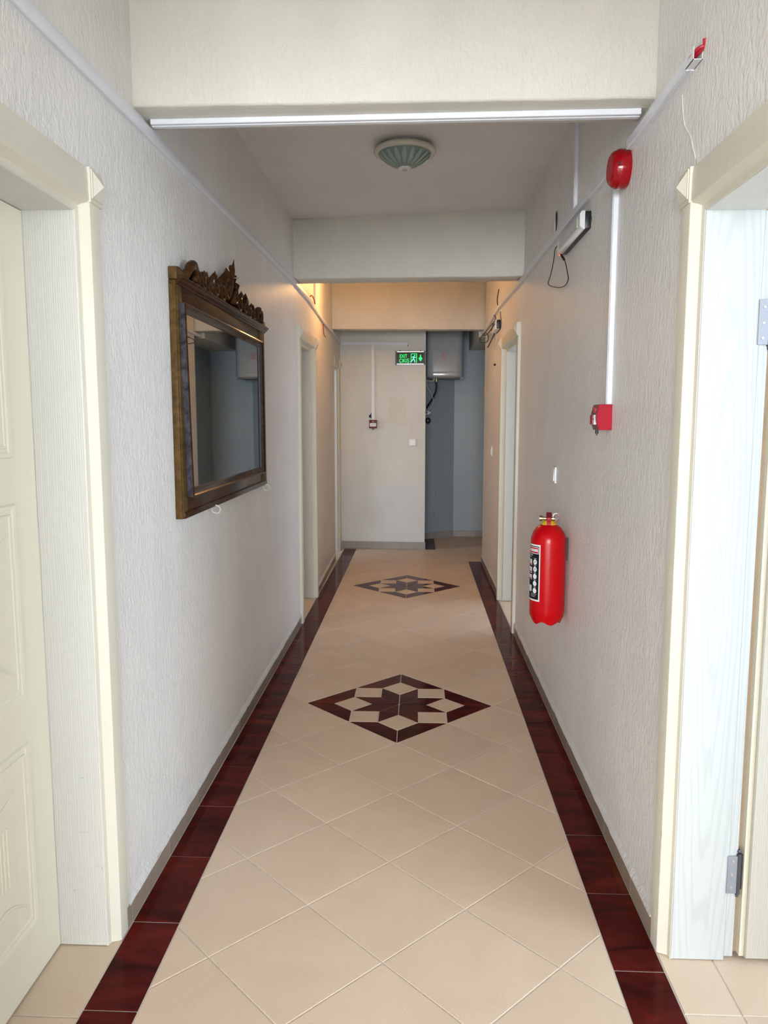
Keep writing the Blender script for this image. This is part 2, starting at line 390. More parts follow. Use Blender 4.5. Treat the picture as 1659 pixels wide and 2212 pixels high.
# beams
def beam(name, yl0, yl1, yr0, yr1, zl, zr, x0=-0.88, x1=0.70, top=2.9, wob=0.003):
    n = 24; mb = MB(); rings = []
    for i in range(n+1):
        u = i/n; x = x0+(x1-x0)*u; a = yl0+(yr0-yl0)*u; b_ = yl1+(yr1-yl1)*u; z = zl+(zr-zl)*u + random.uniform(-wob,wob)*0.5
        r = 0.008
        rings.append([(x,a,top),(x,a,z+r),(x,a+r*0.3,z+r*0.3),(x,a+r,z),(x,b_-r,z),(x,b_-r*0.3,z+r*0.3),(x,b_,z+r),(x,b_,top)])
    mb.sweep(None, rings)
    return tag(build(name, mb, M['beam'], smooth=True, autos=50), kind='structure')
beam('ceiling_beam', -0.55, -0.37, -0.55, -0.37, 2.30, 2.30, x0=-3.2, x1=0.70)  # unseen beam added behind the viewer to shade the next one from hall daylight
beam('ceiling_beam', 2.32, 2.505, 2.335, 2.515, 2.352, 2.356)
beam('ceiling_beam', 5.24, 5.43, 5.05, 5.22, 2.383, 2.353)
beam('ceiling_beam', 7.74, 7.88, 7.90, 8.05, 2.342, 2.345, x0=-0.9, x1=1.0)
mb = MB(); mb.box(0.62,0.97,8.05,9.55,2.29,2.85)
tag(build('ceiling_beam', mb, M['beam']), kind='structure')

# plaster lip above the skirting tiles
def lip(parent, side, y0, y1):
    x = xl if side < 0 else (lambda y: XR); s = -side
    n = max(2, int((y1-y0)/0.04)); rings = []
    for i in range(n+1):
        y = y0+(y1-y0)*i/n; X0 = x(y); h = 0.060+random.uniform(-.002,.002); t_ = 0.0095+random.uniform(0,.0025)
        rings.append([(X0-s*0.01,y,h),(X0+s*t_,y,h),(X0+s*t_,y,h+0.003),(X0+s*t_*0.45,y,h+0.009+random.uniform(0,.005)),(X0+s*0.0005,y,h+0.022+random.uniform(0,.004)),(X0-s*0.01,y,h+0.028)])
    mb = MB(); mb.sweep(None, rings)
    build('plaster_lip', mb, M['skirt'], parent, smooth=True, autos=60)
lip(wl,-1,2.032,5.35); lip(wl,-1,6.20,7.83); lip(wr,1,2.042,5.165); lip(wr,1,6.175,7.84)

mb = MB(); mb.tube([(0.669,2.099,2.271),(0.669,2.091,2.234),(0.669,2.071,2.188),(0.669,2.021,2.141),(0.669,2.001,2.109),(0.669,1.977,2.075)], 0.0016, seg=5, smooth=3)
build('plaster_crack', mb, M['skirt'], wr, smooth=True)

# ------------------------------------------------------------------ floor and its tiles
mb = MB(); mb.box(-3.36,1.66,-7.16,-3.0,-0.12,-0.0018); mb.box(-3.36,-1.05,-3.0,0.88,-0.12,-0.0018); mb.box(-1.05,1.13,-3.0,9.75,-0.12,-0.0024); mb.box(-3.4,-1.05,5.6,9.3,-0.12,-0.0018); mb.box(1.13,3.3,4.3,7.7,-0.12,-0.0018); mb.box(1.13,3.9,-1.6,2.9,-0.12,-0.0018)
floor = tag(build('floor', mb, M['grout']), kind='structure')
def clip(poly, a, b_, c):      # keep a*x+b*y<=c
    out = []
    for i in range(len(poly)):
        p, q = poly[i], poly[(i+1)%len(poly)]; dp = a*p[0]+b_*p[1]-c; dq = a*q[0]+b_*q[1]-c
        if dp <= 0: out.append(p)
        if (dp < 0 < dq) or (dq < 0 < dp):
            t_ = dp/(dp-dq); out.append((p[0]+(q[0]-p[0])*t_, p[1]+(q[1]-p[1])*t_))
    return out
def area_of(p): return 0.5*sum(p[i][0]*p[(i+1)%len(p)][1]-p[(i+1)%len(p)][0]*p[i][1] for i in range(len(p)))
def inset(poly, g):
    if area_of(poly) < 0: poly = poly[::-1]
    out = poly
    for i in range(len(poly)):
        p, q = poly[i], poly[(i+1)%len(poly)]; dx, dy = q[0]-p[0], q[1]-p[1]; L = math.hypot(dx,dy)
        if L < 1e-6: continue
        nx, ny = dy/L, -dx/L            # outward for ccw
        out = clip(out, nx, ny, nx*p[0]+ny*p[1]-g)
        if len(out) < 3: return []
    return out
def rect_clip(poly, x0, x1, y0, y1):
    for a,b_,c in ((-1,0,-x0),(1,0,x1),(0,-1,-y0),(0,1,y1)):
        poly = clip(poly,a,b_,c)
        if len(poly) < 3: return []
    return poly
TILE_CACHE = {}
def tile(name, poly, mat, parent, gap=0.0021, key=None, dz=0.0):
    if len(poly) < 3 or abs(area_of(poly)) < 6e-4: return None
    cx_ = sum(p[0] for p in poly)/len(poly); cy_ = sum(p[1] for p in poly)/len(poly)
    if key and key in TILE_CACHE: me = TILE_CACHE[key]
    else:
        P = inset([(x-cx_, y-cy_) for x,y in poly], gap); T = inset(P, 0.0009)
        if len(P) < 3 or len(T) != len(P): T = P
        n = len(P); vs = [(x,y,-0.007) for x,y in P]+[(x,y,-0.0009) for x,y in P]+[(x,y,0) for x,y in T]
        fs = [tuple(range(2*n,3*n))]+[(i,(i+1)%n,n+(i+1)%n,n+i) for i in range(n)]+[(n+i,n+(i+1)%n,2*n+(i+1)%n,2*n+i) for i in range(n)]
        me = bpy.data.meshes.new(name); me.from_pydata(vs, [], fs); me.materials.append(mat); me.update()
        if key: TILE_CACHE[key] = me
    o = bpy.data.objects.new(name, me); C.objects.link(o); o.parent = parent
    o.location = (cx_, cy_, dz + random.uniform(-0.0003,0.0003)); return o
D = 0.4735; MX = -0.087; M1 = 3.80
FX0, FX1 = -0.682, 0.527
REG = [(FX0,FX1,0.9,8.56),(FX1,0.965,7.84,8.56),(0.212,0.965,8.56,9.52)]
half = D/2
for i in range(-6, 7):
    for j in range(-16, 30):
        if (i + j) % 2: continue
        cx_ = MX + i*half; cy_ = M1 + half + (j-1)*half   # centres of the diamond cells
        # cell centre lattice: vertices sit at (MX+i*half, M1+j*half) with i+j even, cells at odd
        cy_ = M1 + (j+1)*half
        inmed = any(abs(cx_-MX)+abs(cy_-mc) < D-0.02 for mc in (M1, M1+6*D))
        if inmed: continue
        sq = [(cx_-half,cy_),(cx_,cy_-half),(cx_+half,cy_),(cx_,cy_+half)]
        for r_ in REG:
            p = rect_clip(sq, *r_)
            if len(p) < 3: continue
            full = abs(abs(area_of(p)) - 2*half*half) < 1e-6
            tile('floor_tile', p, M['beige'], floor, key='full_diamond' if full else None)
# medallions
def medallion(yc, key):
    md = build('medallion', MB().add([(MX-D,yc,-0.0019),(MX,yc-D,-0.0019),(MX+D,yc,-0.0019),(MX,yc+D,-0.0019),(MX,yc,-0.006)],[(0,1,2,3),(0,4,1),(1,4,2),(2,4,3),(3,4,0)]), M['grout'], floor)
    q = 1-1/sqrt(2); h = (0.5-q); k_ = 0.5
    def R4(P, n):
        for _ in range(n): P = [(-y,x) for x,y in P]
        return P
    pcs = []
    for n in range(4):
        pcs.append((R4([(q,0),(0.5,-h),(1-q,0),(0.5,h)],n),0))
        pcs.append((R4([(h,h),(0.5,h),(0.5,0.5),(h,0.5)],n),0))
        for sgn in (1,-1):
            fl = lambda P: [(x,sgn*y) for x,y in P]
            pcs.append((R4(fl([(0,0),(q,0),(0.5,h),(h,h)]),n),1))
            pcs.append((R4(fl([(1,0),(0.5,0.5),(0.5,h),(1-q,0)]),n),1))
    for P,dk in pcs:
        if area_of(P) < 0: P = P[::-1]
        tile('medallion_tile', [(MX+x*D, yc+y*D) for x,y in P], M['dark'] if dk else M['beige'], md, gap=0.0018)
medallion(M1,'a'); medallion(M1+6*D,'b')
# oxblood border strips
def strip(x0, x1, j0, pitch, y0, y1, mat, name='border_tile'):
    k = math.floor((y0-j0)/pitch); y = j0+k*pitch
    while y < y1:
        a, b_ = max(y,y0), min(y+pitch,y1)
        if b_-a > 0.01: tile(name, [(x0,a),(x1,a),(x1,b_),(x0,b_)], mat, floor, key=(name,x0,round(b_-a,4)))
        y += pitch
strip(-0.8205, FX0, 2.047, 0.338, 0.9, 8.575, M['dark'])
strip(FX1, 0.662, 1.904, 0.3364, 0.9, 7.84, M['dark'])
tile('border_tile', [(0.09,8.56),(0.212,8.56),(0.212,9.40),(0.09,9.32)], M['dark'], floor)
# threshold tiles in the doorways
for a,b_ in ((1.01,1.35),(1.35,1.682),(1.682,1.965)): tile('threshold_tile', [(-0.995,a),(-0.8205,a),(-0.8205,b_),(-0.995,b_)], M['beige'], floor)
for a,b_ in ((5.40,5.76),(5.76,6.16),(7.90,8.2),(8.2,8.45)): tile('threshold_tile', [(-1.0,a),(-0.8205,a),(-0.8205,b_),(-1.0,b_)], M['beige'], floor)
for a,b_ in ((5.21,5.6),(5.6,6.13)): tile('threshold_tile', [(0.662,a),(0.83,a),(0.83,b_),(0.662,b_)], M['beige'], floor)
for i,(xa,xb) in enumerate(((0.662,0.803),(0.803,1.138),(1.138,1.473),(1.473,1.808))):
    for (a,b_) in ((0.75,1.085),(1.085,1.42),(1.42,1.757),(1.757,2.09)):
        if i == 0 and a > 2: continue
        tile('room_tile', [(xa,a),(xb,a),(xb,b_),(xa,b_)], M['beige'], floor)

# skirting tiles
def skirting(name, side, runs, j0, pitch, mat):
    bb = root(name, kind='structure')
    x = xl if side < 0 else (lambda y: XR); s = -side
    for (y0,y1) in runs:
        k = math.floor((y0-j0)/pitch); y = j0+k*pitch
        while y < y1:
            a, b_ = max(y,y0)+0.0012, min(y+pitch,y1)-0.0012
            if b_-a > 0.012:
                t_ = 0.0088+random.uniform(-.0006,.0006); xa, xb = x(a), x(b_)
                mb = MB().hexa([(xa,a,0),(xa+s*t_,a,0),(xb+s*t_,b_,0),(xb,b_,0),(xa,a,0.064),(xa+s*t_,a,0.064),(xb+s*t_,b_,0.064),(xb,b_,0.064)])
                build('baseboard_tile', mb, mat, bb, bev=0.001, bseg=1)
            y += pitch
    mb = MB()                                                # mortar bed showing in the joints
    for (y0,y1) in runs: mb.hexa([(x(y0),y0,0),(x(y0)+s*0.0068,y0,0),(x(y1)+s*0.0068,y1,0),(x(y1),y1,0),(x(y0),y0,0.062),(x(y0)+s*0.0068,y0,0.062),(x(y1)+s*0.0068,y1,0.062),(x(y1),y1,0.062)])
    build('mortar_bed', mb, M['skirt'], bb)
skirting('baseboard_left', -1, [(2.01,5.35),(6.20,7.83)], 2.047, 0.338, M['base_tile'])
skirting('baseboard_right', 1, [(2.03,5.16),(6.175,7.84)], 1.904, 0.3364, M['base_tile'])
bb = root('baseboard_far', kind='structure')
yy = lambda x: 8.63-(x+1.02)*0.06/1.106
for a,b_ in ((-0.855,-0.778),(-0.775,-0.444),(-0.441,-0.117),(-0.114,0.094)):
    mb = MB().hexa([(a,yy(a),0),(a,yy(a)-0.010,0),(b_,yy(b_)-0.010,0),(b_,yy(b_),0),(a,yy(a),0.082),(a,yy(a)-0.010,0.082),(b_,yy(b_)-0.010,0.082),(b_,yy(b_),0.082)])
    build('baseboard_tile', mb, M['base_tile_far'], bb, bev=0.001, bseg=1)
bb = root('baseboard_alcove', kind='structure')
for (x0,y0),(x1,y1) in (((0.098,9.31),(0.20,9.378)),((0.203,9.38),(0.445,9.54)),((0.455,9.543),(0.72,9.543)),((0.723,9.543),(0.965,9.543))):
    nx, ny = (y1-y0), -(x1-x0); L = math.hypot(nx,ny); nx, ny = nx/L*0.01, ny/L*0.01
    mb = MB().prism([(x0,y0),(x0+nx,y0+ny),(x1+nx,y1+ny),(x1,y1)], 0, 0.075); build('baseboard_tile', mb, M['base_tile_far'], bb, bev=0.001, bseg=1)

# ------------------------------------------------------------------ doors
def door(n, side, a, b_, zt, proud, leaf='closed', jmat=None, near=True):
    """side -1/+1; clear opening a..b along Y; d is depth into the wall"""
    r = root('door_%d' % n, kind='structure', loc=((xl(a) if side < 0 else XR), (a+b_)/2, 0))
    x = xl if side < 0 else (lambda y: XR)
    def X(y, d): return x(y) + side*d
    def bx(mb, y0, y1, d0, d1, z0, z1, mi=0):
        mb.hexa([(X(y0,d0),y0,z0),(X(y0,d1),y0,z0),(X(y1,d1),y1,z0),(X(y1,d0),y1,z0),(X(y0,d0),y0,z1),(X(y0,d1),y0,z1),(X(y1,d1),y1,z1),(X(y1,d0),y1,z1)], mi); return mb
    bo, fl = 0.027, 0.068
    jm = jmat or M['jamb']
    # jambs
    for (y0,y1) in ((b_,b_+0.03),(a-0.03,a)):
        build('door_jamb', bx(MB(), y0,y1,0.02,0.162,0.002,zt+0.03), jm, r, bev=0.002, bseg=1)
    build('door_head', bx(MB(), a,b_,0.02,0.162,zt,zt+0.03), M['jamb'], r, bev=0.002, bseg=1)
    # casings: inner flat, bead, outer flat
    for s_, e in (((1,b_),(-1,a)) if near else ((1,b_),)):
        mb = MB()
        y = lambda t_: e + s_*t_
        prof = [(0.002,0.019),(0.016,0.016),(0.020,0.010),(0.024,-proud*0.3),(bo+0.001,-proud),(bo+0.004,-proud-0.001),(bo+fl-0.006,-proud),(bo+fl,-proud+0.004),(bo+fl,0.003),(0.002,0.024)]
        rings = [[(X(y(t_),d), y(t_), z) for t_,d in prof] for z in (0.001, zt+bo+0.002)]
        mb.sweep(None, rings); build('casing', mb, M['casing'], r, smooth=True, autos=25)
    mb = MB()
    prof = [(0.002,0.019),(0.016,0.016),(0.020,0.010),(0.024,-proud*0.3),(bo+0.001,-proud),(bo+0.004,-proud-0.001),(bo+fl-0.006,-proud),(bo+fl+0.012,-proud+0.002),(bo+fl+0.012,0.003),(0.002,0.024)]
    rings = [[(X(yv,d), yv, zt+t_) for t_,d in prof] for yv in (a-bo+0.002 if near else a, b_+bo-0.002)]
    mb.sweep(None, rings); build('head_casing', mb, M['casing'], r, smooth=True, autos=25)
    # corner blocks with a pyramid boss
    for s_, e in (((1,b_),(-1,a)) if near else ((1,b_),)):
        y0, y1 = e+s_*(bo-0.003), e+s_*(bo+fl+0.002); z0, z1 = zt+bo-0.002, zt+bo+fl+0.014
        mb = MB(); bx(mb, min(y0,y1), max(y0,y1), -proud-0.006, 0.004, z0, z1)
        ya, yb = min(y0,y1)+0.010, max(y0,y1)-0.010; za, zb = z0+0.014, z1-0.008
        bx(mb, ya-0.004, yb+0.004, -proud-0.009, -proud-0.004, za-0.004, zb+0.004)
        d0 = -proud-0.009
        mb.add([(X(ya,d0),ya,za),(X(yb,d0),yb,za),(X(yb,d0),yb,zb),(X(ya,d0),ya,zb),(X((ya+yb)/2,d0-0.017),(ya+yb)/2,(za+zb)/2)],[(0,1,4),(1,2,4),(2,3,4),(3,0,4),(3,2,1,0)])
        build('corner_block', mb, M['casing'], r)
    # leaf
    def panels(leafobj, P2, w_):
        for (u0,u1) in ((0.115,w_/2-0.03),(w_/2+0.03,w_-0.11)):
            for (z0,z1) in ((0.153,0.644),(0.756,1.248),(1.357,zt-0.11)):
                mb = MB()
                def ring(u0_,u1_,z0_,z1_,wd,h):      # raised moulding ring
                    pr = [(0,0),(wd*0.25,h),(wd*0.7,h*0.8),(wd,0)]
                    rings = []
                    for (cu,cz,su,sz) in ((u0_,z0_,1,1),(u1_,z0_,-1,1),(u1_,z1_,-1,-1),(u0_,z1_,1,-1)):
                        rings.append([P2(cu+su*o_, cz+sz*o_, hh) for o_,hh in pr])
                    mb.sweep(None, rings, closed=True)
                ring(u0,u1,z0,z1,0.016,0.006); ring(u0+0.022,u1-0.022,z0+0.024,z1-0.024,0.008,0.0035)
                # curved scoops top and bottom and a fluted middle field
                uc = (u0+u1)/2; hw = (u1-u0)/2-0.04
                for zs, sg in ((z0+0.10,1),(z1-0.10,-1)):
                    pts = [P2(uc+hw*t_, zs+sg*0.05*(abs(t_)**1.6)*-1+sg*0.02, 0.0006) for t_ in (-1,-0.6,-0.25,0,0.25,0.6,1)]
                    mb.tube(pts, [0.002,0.004,0.005,0.0055,0.005,0.004,0.002], seg=6, smooth=3)
                for k in range(5):
                    uu = uc+(k-2)*0.016; mb.tube([P2(uu,z0+0.17,0),P2(uu,z1-0.17,0)], 0.0028, seg=6)
                build('door_panel', mb, M['door'], leafobj, smooth=True, autos=40)
    if leaf == 'closed':
        lf = build('door_leaf', bx(MB(), a+0.002, b_-0.002, 0.153, 0.193, 0.006, zt-0.002), M['door'], r)
        wdt = b_-a
        P2 = lambda u, z, h: Vector((X(b_-u, 0.153-h), b_-u, z))
        panels(lf, P2, wdt)
    if leaf == 'open':
        # rebate, recess and leaf swung into the room, hinged on the far jamb
        build('door_stop', bx(MB(), b_+0.003,b_+0.03,0.162,0.186,0.012,zt), M['jamb_grain'], r, bev=0.0015, bseg=1)
        build('rebate', bx(MB(), b_+0.026,b_+0.05,0.160,0.24,0.012,zt+0.02), M['raw_wood'], r)
        lb = MB(); lb.box(0.885, 1.745, b_-0.006, b_+0.034, 0.012, zt-0.004)
        lf = build('door_leaf', lb, M['leaf_open'], r, bev=0.003, bseg=1)
        edge = MB(); edge.box(0.873,0.885,b_+0.004,b_+0.034,0.014,zt-0.006); build('leaf_edge', edge, M['door'], lf)
        P2 = lambda u, z, h: Vector((0.885+0.86-u, b_-0.006-h, z))
        panels(lf, P2, 0.86)
        for (z0,z1) in ((0.197,0.302),(1.632,1.740)):
            hg = MB(); hg.box(0.828,0.853,b_-0.0025,b_+0.001,z0,z1)
            ho = build('hinge', hg, M['steel'], r, bev=0.0006, bseg=1)
            for zz in (0.016,0.052,0.09):
                sm = MB(); sm.lathe([(0,0.0012),(0.0035,0.0008),(0.0042,0)], (0.8405+(zz-0.05)*0.02, b_-0.0025, z0+zz), axis=(0,-1,0), seg=12)
                build('screw', sm, M['chrome'], ho, smooth=True)
            kn = MB(); kn.tube([(0.858,b_+0.004,z0-0.004),(0.858,b_+0.004,z1+0.006)], 0.0065, seg=12); kn.ball((0.858,b_+0.004,z1+0.012),0.006,10); kn.ball((0.858,b_+0.004,z0-0.008),0.005,10)
            build('hinge_pin', kn, M['darksteel'], ho, smooth=True)
            pl_ = MB(); pl_.box(0.860,0.884,b_+0.012,b_+0.0155,z0+0.004,z1-0.002)
            build('leaf_plate', pl_, M['darksteel'], ho, bev=0.001, bseg=1)
    if leaf == 'ajar':      # leaf swung fully into the room, flat against the near side
        lb = MB(); lb.box(min(side*1.03-0.17*(side>0),side*1.72), max(side*1.03-0.17*(side>0),side*1.72), a-0.045, a-0.005, 0.006, zt-0.003); build('door_leaf', lb, M['door'], r, bev=0.003, bseg=1)
    return r
dA = door(1, -1, *DOORS_L[0], 0.008)
dB = door(2, -1, *DOORS_L[1], 0.020)
dC = door(3, -1, *DOORS_L[2], 0.006, leaf='ajar', near=False)
dD = door(4, 1, *DOORS_R[0], 0.008, leaf='open', jmat=M['jamb_grain'])
dE = door(5, 1, *DOORS_R[1], 0.020, leaf='ajar')
# chipped paint spots on the casing and jamb beside the open door
mb = MB()
for (y,z,hy,hz) in ((1.9815,0.345,0.0045,0.011),(1.9815,0.312,0.002,0.005)):
    X_ = XR-0.0088; mb.add([(X_,y-hy,z-hz),(X_,y+hy*.8,z-hz*.8),(X_,y+hy,z+hz*.7),(X_,y-hy*.6,z+hz)],[(0,1,2,3)])
build('paint_chip', mb, M['raw_wood'], dD)
mb = MB()
for (x_,z_,l_,h_) in ((0.725,0.288,0.008,0.002),(0.768,0.292,0.006,0.0025),(0.79,0.293,0.012,0.0015),(0.735,0.19,0.006,0.0015),(0.79,0.205,0.008,0.002),(0.80,0.09,0.0025,0.009),(0.82,0.45,0.001,0.02)):
    mb.add([(x_-l_/2,DOORS_R[0][1]-0.0006,z_-h_/2),(x_+l_/2,DOORS_R[0][1]-0.0006,z_),(x_+l_/2,DOORS_R[0][1]-0.0006,z_+h_/2),(x_-l_/3,DOORS_R[0][1]-0.0006,z_+h_/2)],[(0,1,2,3)])
build('scuff_mark', mb, M['label_grey'], dD)
mb = MB(); yj = DOORS_L[0][1]-0.0006
for (x_,z_,l_,h_) in ((-0.905,0.335,0.04,0.001),(-0.868,0.237,0.016,0.0015),(-0.856,0.232,0.003,0.008),(-0.935,0.165,0.008,0.004),(-0.9,0.49,0.01,0.003),(-0.9585,0.94,0.002,0.009)):
    mb.add([(x_-l_/2,yj,z_-h_/2),(x_+l_/2,yj,z_-h_/3),(x_+l_/2,yj,z_+h_/2),(x_-l_/2,yj,z_+h_/4)],[(0,1,2,3)])
build('scuff_mark', mb, M['label_grey'], dA)

# ------------------------------------------------------------------ cable trunking
def interp(tab, y):
    if y <= tab[0][0]: return tab[0][1]
    for (a,za),(b_,zb) in zip(tab, tab[1:]):
        if y <= b_:
            u = (y-a)/(b_-a); return za+(zb-za)*u
    return tab[-1][1]
TL = [(0.9,2.288),(1.65,2.285),(2.4,2.296),(2.82,2.300),(3.58,2.314),(5.24,2.340),(5.9,2.332),(6.9,2.290),(7.4,2.287),(8.1,2.283),(8.6,2.280)]
TR = [(1.9,2.298),(2.42,2.289),(2.9,2.289),(3.4,2.301),(4.2,2.312),(5.1,2.318),(5.8,2.336),(6.5,2.350),(7.1,2.325),(7.7,2.303),(8.1,2.290)]
def trunk_wall(name, label, side, tab, y0, y1, h, dp, loc, group=None, into=None):
    x = xl if side < 0 else (lambda y: XR); s = -side
    n = int((y1-y0)/0.12)+1; rings = []; cov = []
    for i in range(n+1):
        y = y0+(y1-y0)*i/n; z = interp(tab,y); X0 = x(y)
        prof = [(0,0),(dp*0.42,0),(dp*0.42,0.0012),(dp*0.56,0.0012),(dp*0.56,0),(dp*0.93,0),(dp,0.0025),(dp,h-0.002),(dp*0.93,h),(0,h)]
        rings.append([(X0+s*a, y, z+b_) for a,b_ in prof])
    r = into or root(name, label, 'trunking', loc, group)
    mb = MB(); mb.sweep(None, rings); build('channel', mb, M['pvc'], r, smooth=True, autos=30)
    return r
tl = trunk_wall('cable_trunking', 'long white cable trunking running along the wall above the gilt-brown mirror', -1, TL, 1.2, 8.575, 0.036, 0.016, (-0.83,1.2,2.29))
tr = trunk_wall('cable_trunking', 'long white cable trunking with a cut open end, behind the red siren', 1, TR, 2.02, 2.552, 0.030, 0.022, (0.67,2.02,2.29))
trunk_wall(None, None, 1, TR, 2.655, 8.02, 0.030, 0.022, None, into=tr)
# cut end: hollow stub with red wires poking out
y0 = 1.965; z = 2.298; mb = MB(); s_ = 0.0016
mb.box(XR-0.022,XR-0.022+s_,y0,2.02,z,z+0.030); mb.box(XR-0.022,XR,y0,2.02,z,z+s_); mb.box(XR-s_,XR,y0,2.02,z,z+0.026)
build('open_end', mb, M['pvc'], tr)
mb = MB(); mb.tube([(XR-0.012,2.02,z+0.012),(XR-0.013,1.99,z+0.013),(XR-0.006,1.965,z+0.019),(XR+0.0,1.955,z+0.028),(XR-0.001,1.952,z+0.040)],0.0055,seg=8)
mb.tube([(XR-0.017,2.02,z+0.015),(XR-0.018,1.98,z+0.018),(XR-0.012,1.960,z+0.022),(XR-0.003,1.955,z+0.024)],0.0045,seg=8)
build('cable', mb, M['redwire'], tr, smooth=True)
# strip on the soffit of the first beam
def strip_box(name, label, poly_fn, loc, mb, cat='trunking', mat=None):
    r = root(name, label, cat, loc); build('channel', mb, mat or M['pvc'], r, bev=0.0016, bseg=1); return r
mb = MB(); x0, x1 = -0.812, 0.650
mb.hexa([(x0,2.412,2.337),(x1,2.402,2.339),(x1,2.442,2.339),(x0,2.452,2.337),(x0,2.412,2.3525),(x1,2.402,2.3565),(x1,2.442,2.3565),(x0,2.452,2.3525)])
st = strip_box('cable_trunking','white cable trunking across the underside of the beam before the ceiling lamp',None,(0,2.42,2.338),mb)
mb = MB(); mb.hexa([(x0,2.427,2.335),(x1,2.417,2.337),(x1,2.431,2.337),(x0,2.441,2.335),(x0,2.427,2.338),(x1,2.417,2.340),(x1,2.431,2.340),(x0,2.441,2.338)])
build('cover_ridge', mb, M['pvc'], st, bev=0.001, bseg=1)
# drop to the call point
def drop(label, y, w_, z0, z1, dp=0.015, side=1):
    x = XR if side > 0 else xl(y); s = -side; mb = MB()
    def rb(a0,a1,b0,b1): mb.box(min(x+s*a0,x+s*a1),max(x+s*a0,x+s*a1),b0,b1,z0,z1)
    rb(0,dp,y,y+w_); r = root('cable_trunking', label, 'trunking', (x,y,z0)); build('channel', mb, M['pvc'], r, bev=0.0014, bseg=1)
    mb = MB(); rb(dp,dp+0.0012,y+w_*0.3,y+w_*0.7); build('cover_ridge', mb, M['pvc'], r)
    return r
drop('vertical white trunking dropping from the red siren to the red call point box', 2.712, 0.030, 1.503, 2.286, 0.017)
drop('short vertical white trunking rising to the ceiling above the emergency light', 3.41, 0.030, 2.337, 2.758, 0.014)
drop('thin vertical trunking beside the warm lamp glow above the second doorway', 6.24, 0.025, 2.36, 2.80, 0.016, -1)
# far wall
fy = lambda x: yy(x)
mb = MB(); a, b_ = -0.858, -0.115
mb.hexa([(a,fy(a)-0.016,2.272),(b_,fy(b_)-0.016,2.256),(b_,fy(b_),2.256),(a,fy(a),2.272),(a,fy(a)-0.016,2.308),(b_,fy(b_)-0.016,2.292),(b_,fy(b_),2.292),(a,fy(a),2.308)])
hz = strip_box('cable_trunking','horizontal white trunking on the end wall, stopping short above the exit sign',None,(-0.49,8.58,2.27),mb)
mb = MB(); mb.box(-0.114,-0.106,fy(-0.11)-0.014,fy(-0.11)-0.002,2.250,2.268); build('cable_stub', mb, M['blackcable'], hz)
mb = MB(); mb.box(-0.512,-0.476,fy(-0.49)-0.016,fy(-0.49)+0.002,1.449,2.262)
strip_box('cable_trunking','vertical white trunking on the end wall above the small red call point',None,(-0.49,8.58,1.45),mb)
mb = MB(); X_ = -0.53; Y_ = fy(X_)-0.003
mb.add([(-0.513,Y_,1.535),(-0.525,Y_,1.51),(-0.54,Y_,1.50),(-0.54,Y_,1.475),(-0.525,Y_,1.475),(-0.513,Y_,1.462),(-0.513,Y_-0.003,1.535),(-0.525,Y_-0.003,1.51),(-0.54,Y_-0.003,1.50),(-0.54,Y_-0.003,1.475),(-0.525,Y_-0.003,1.475),(-0.513,Y_-0.003,1.462)],
       [(6,7,8,9,10,11),(0,5,4,3,2,1),(0,1,7,6),(1,2,8,7),(2,3,9,8),(3,4,10,9),(4,5,11,10),(5,0,6,11)])
build('plaster_hole', mb, M['plate_hole'], wf)
# lighter repainted patch on the end wall
mb = MB(); mb.add([(x_, fy(x_)-0.0012, z_) for x_,z_ in ((-0.315,1.70),(-0.15,1.685),(-0.145,1.60),(-0.12,1.60),(-0.13,1.40),(-0.16,1.395),(-0.33,1.405))],[(0,1,2,3,4,5,6)])
build('repainted_patch', mb, plaster('patched_paint',(0.71,0.69,0.62),(0.66,0.64,0.56),big=5,bstr=0.2), wf)

# ------------------------------------------------------------------ mirror
mr = root('wall_mirror','large mirror in a dark brown carved wooden frame with scrollwork crest','mirror',(-0.83,3.33,1.11))
Y0, Y1, ZB, ZT = 2.59, 4.065, 1.11, 1.912
XF = -0.802
for a,b_ in ((Y0,2.645),(3.94,Y1)):    # side stiles (gold-brown sides)
    mb = MB(); mb.box(-0.829,XF-0.004,a,b_,ZB,ZT); mb.box(XF-0.006,XF,a+0.008 if a<3 else a,b_ if a<3 else b_-0.008,ZB+0.004,ZT)
    build('stile', mb, M['wood_gold'], mr, bev=0.002)
mb = MB(); mb.box(-0.829,XF-0.002,2.645,3.94,ZB,1.19); mb.box(-0.829,XF+0.004,2.60,4.05,ZB,ZB+0.022)
build('bottom_rail', mb, M['wood_dark'], mr, bev=0.002)
mb = MB(); mb.box(-0.829,XF-0.002,2.645,3.94,1.832,ZT)
build('top_rail', mb, M['wood_dark'], mr, bev=0.002)
# inner moulding, slightly keystoned as in the old frame
def frame_ring(mb, C4, prof):
    """C4 corners (y,z) outer; prof list of (inset, x)"""
    cy_ = sum(c[0] for c in C4)/4; cz_ = sum(c[1] for c in C4)/4
    rings = []
    for (y,z) in C4:
        sy = 1 if y < cy_ else -1; sz = 1 if z < cz_ else -1
        rings.append([(x_, y+sy*o_, z+sz*o_) for o_,x_ in prof])
    mb.sweep(None, rings, closed=True)
mb = MB()
frame_ring(mb, [(2.648,1.180),(3.93,1.180),(3.93,1.842),(2.612,1.842)], [(0,-0.82),(0,-0.783),(0.006,-0.780),(0.010,-0.785),(0.018,-0.787),(0.026,-0.794),(0.034,-0.797),(0.034,-0.82)])
build('inner_moulding', mb, [M['wood_dark']], mr, smooth=True, autos=30)
mb = MB(); mb.hexa([(-0.803,2.6455,1.182),(-0.7835,2.6455,1.182),(-0.7835,2.6475,1.182),(-0.803,2.6475,1.182),(-0.803,2.6095,1.840),(-0.7835,2.6095,1.840),(-0.7835,2.6115,1.840),(-0.803,2.6115,1.840)])
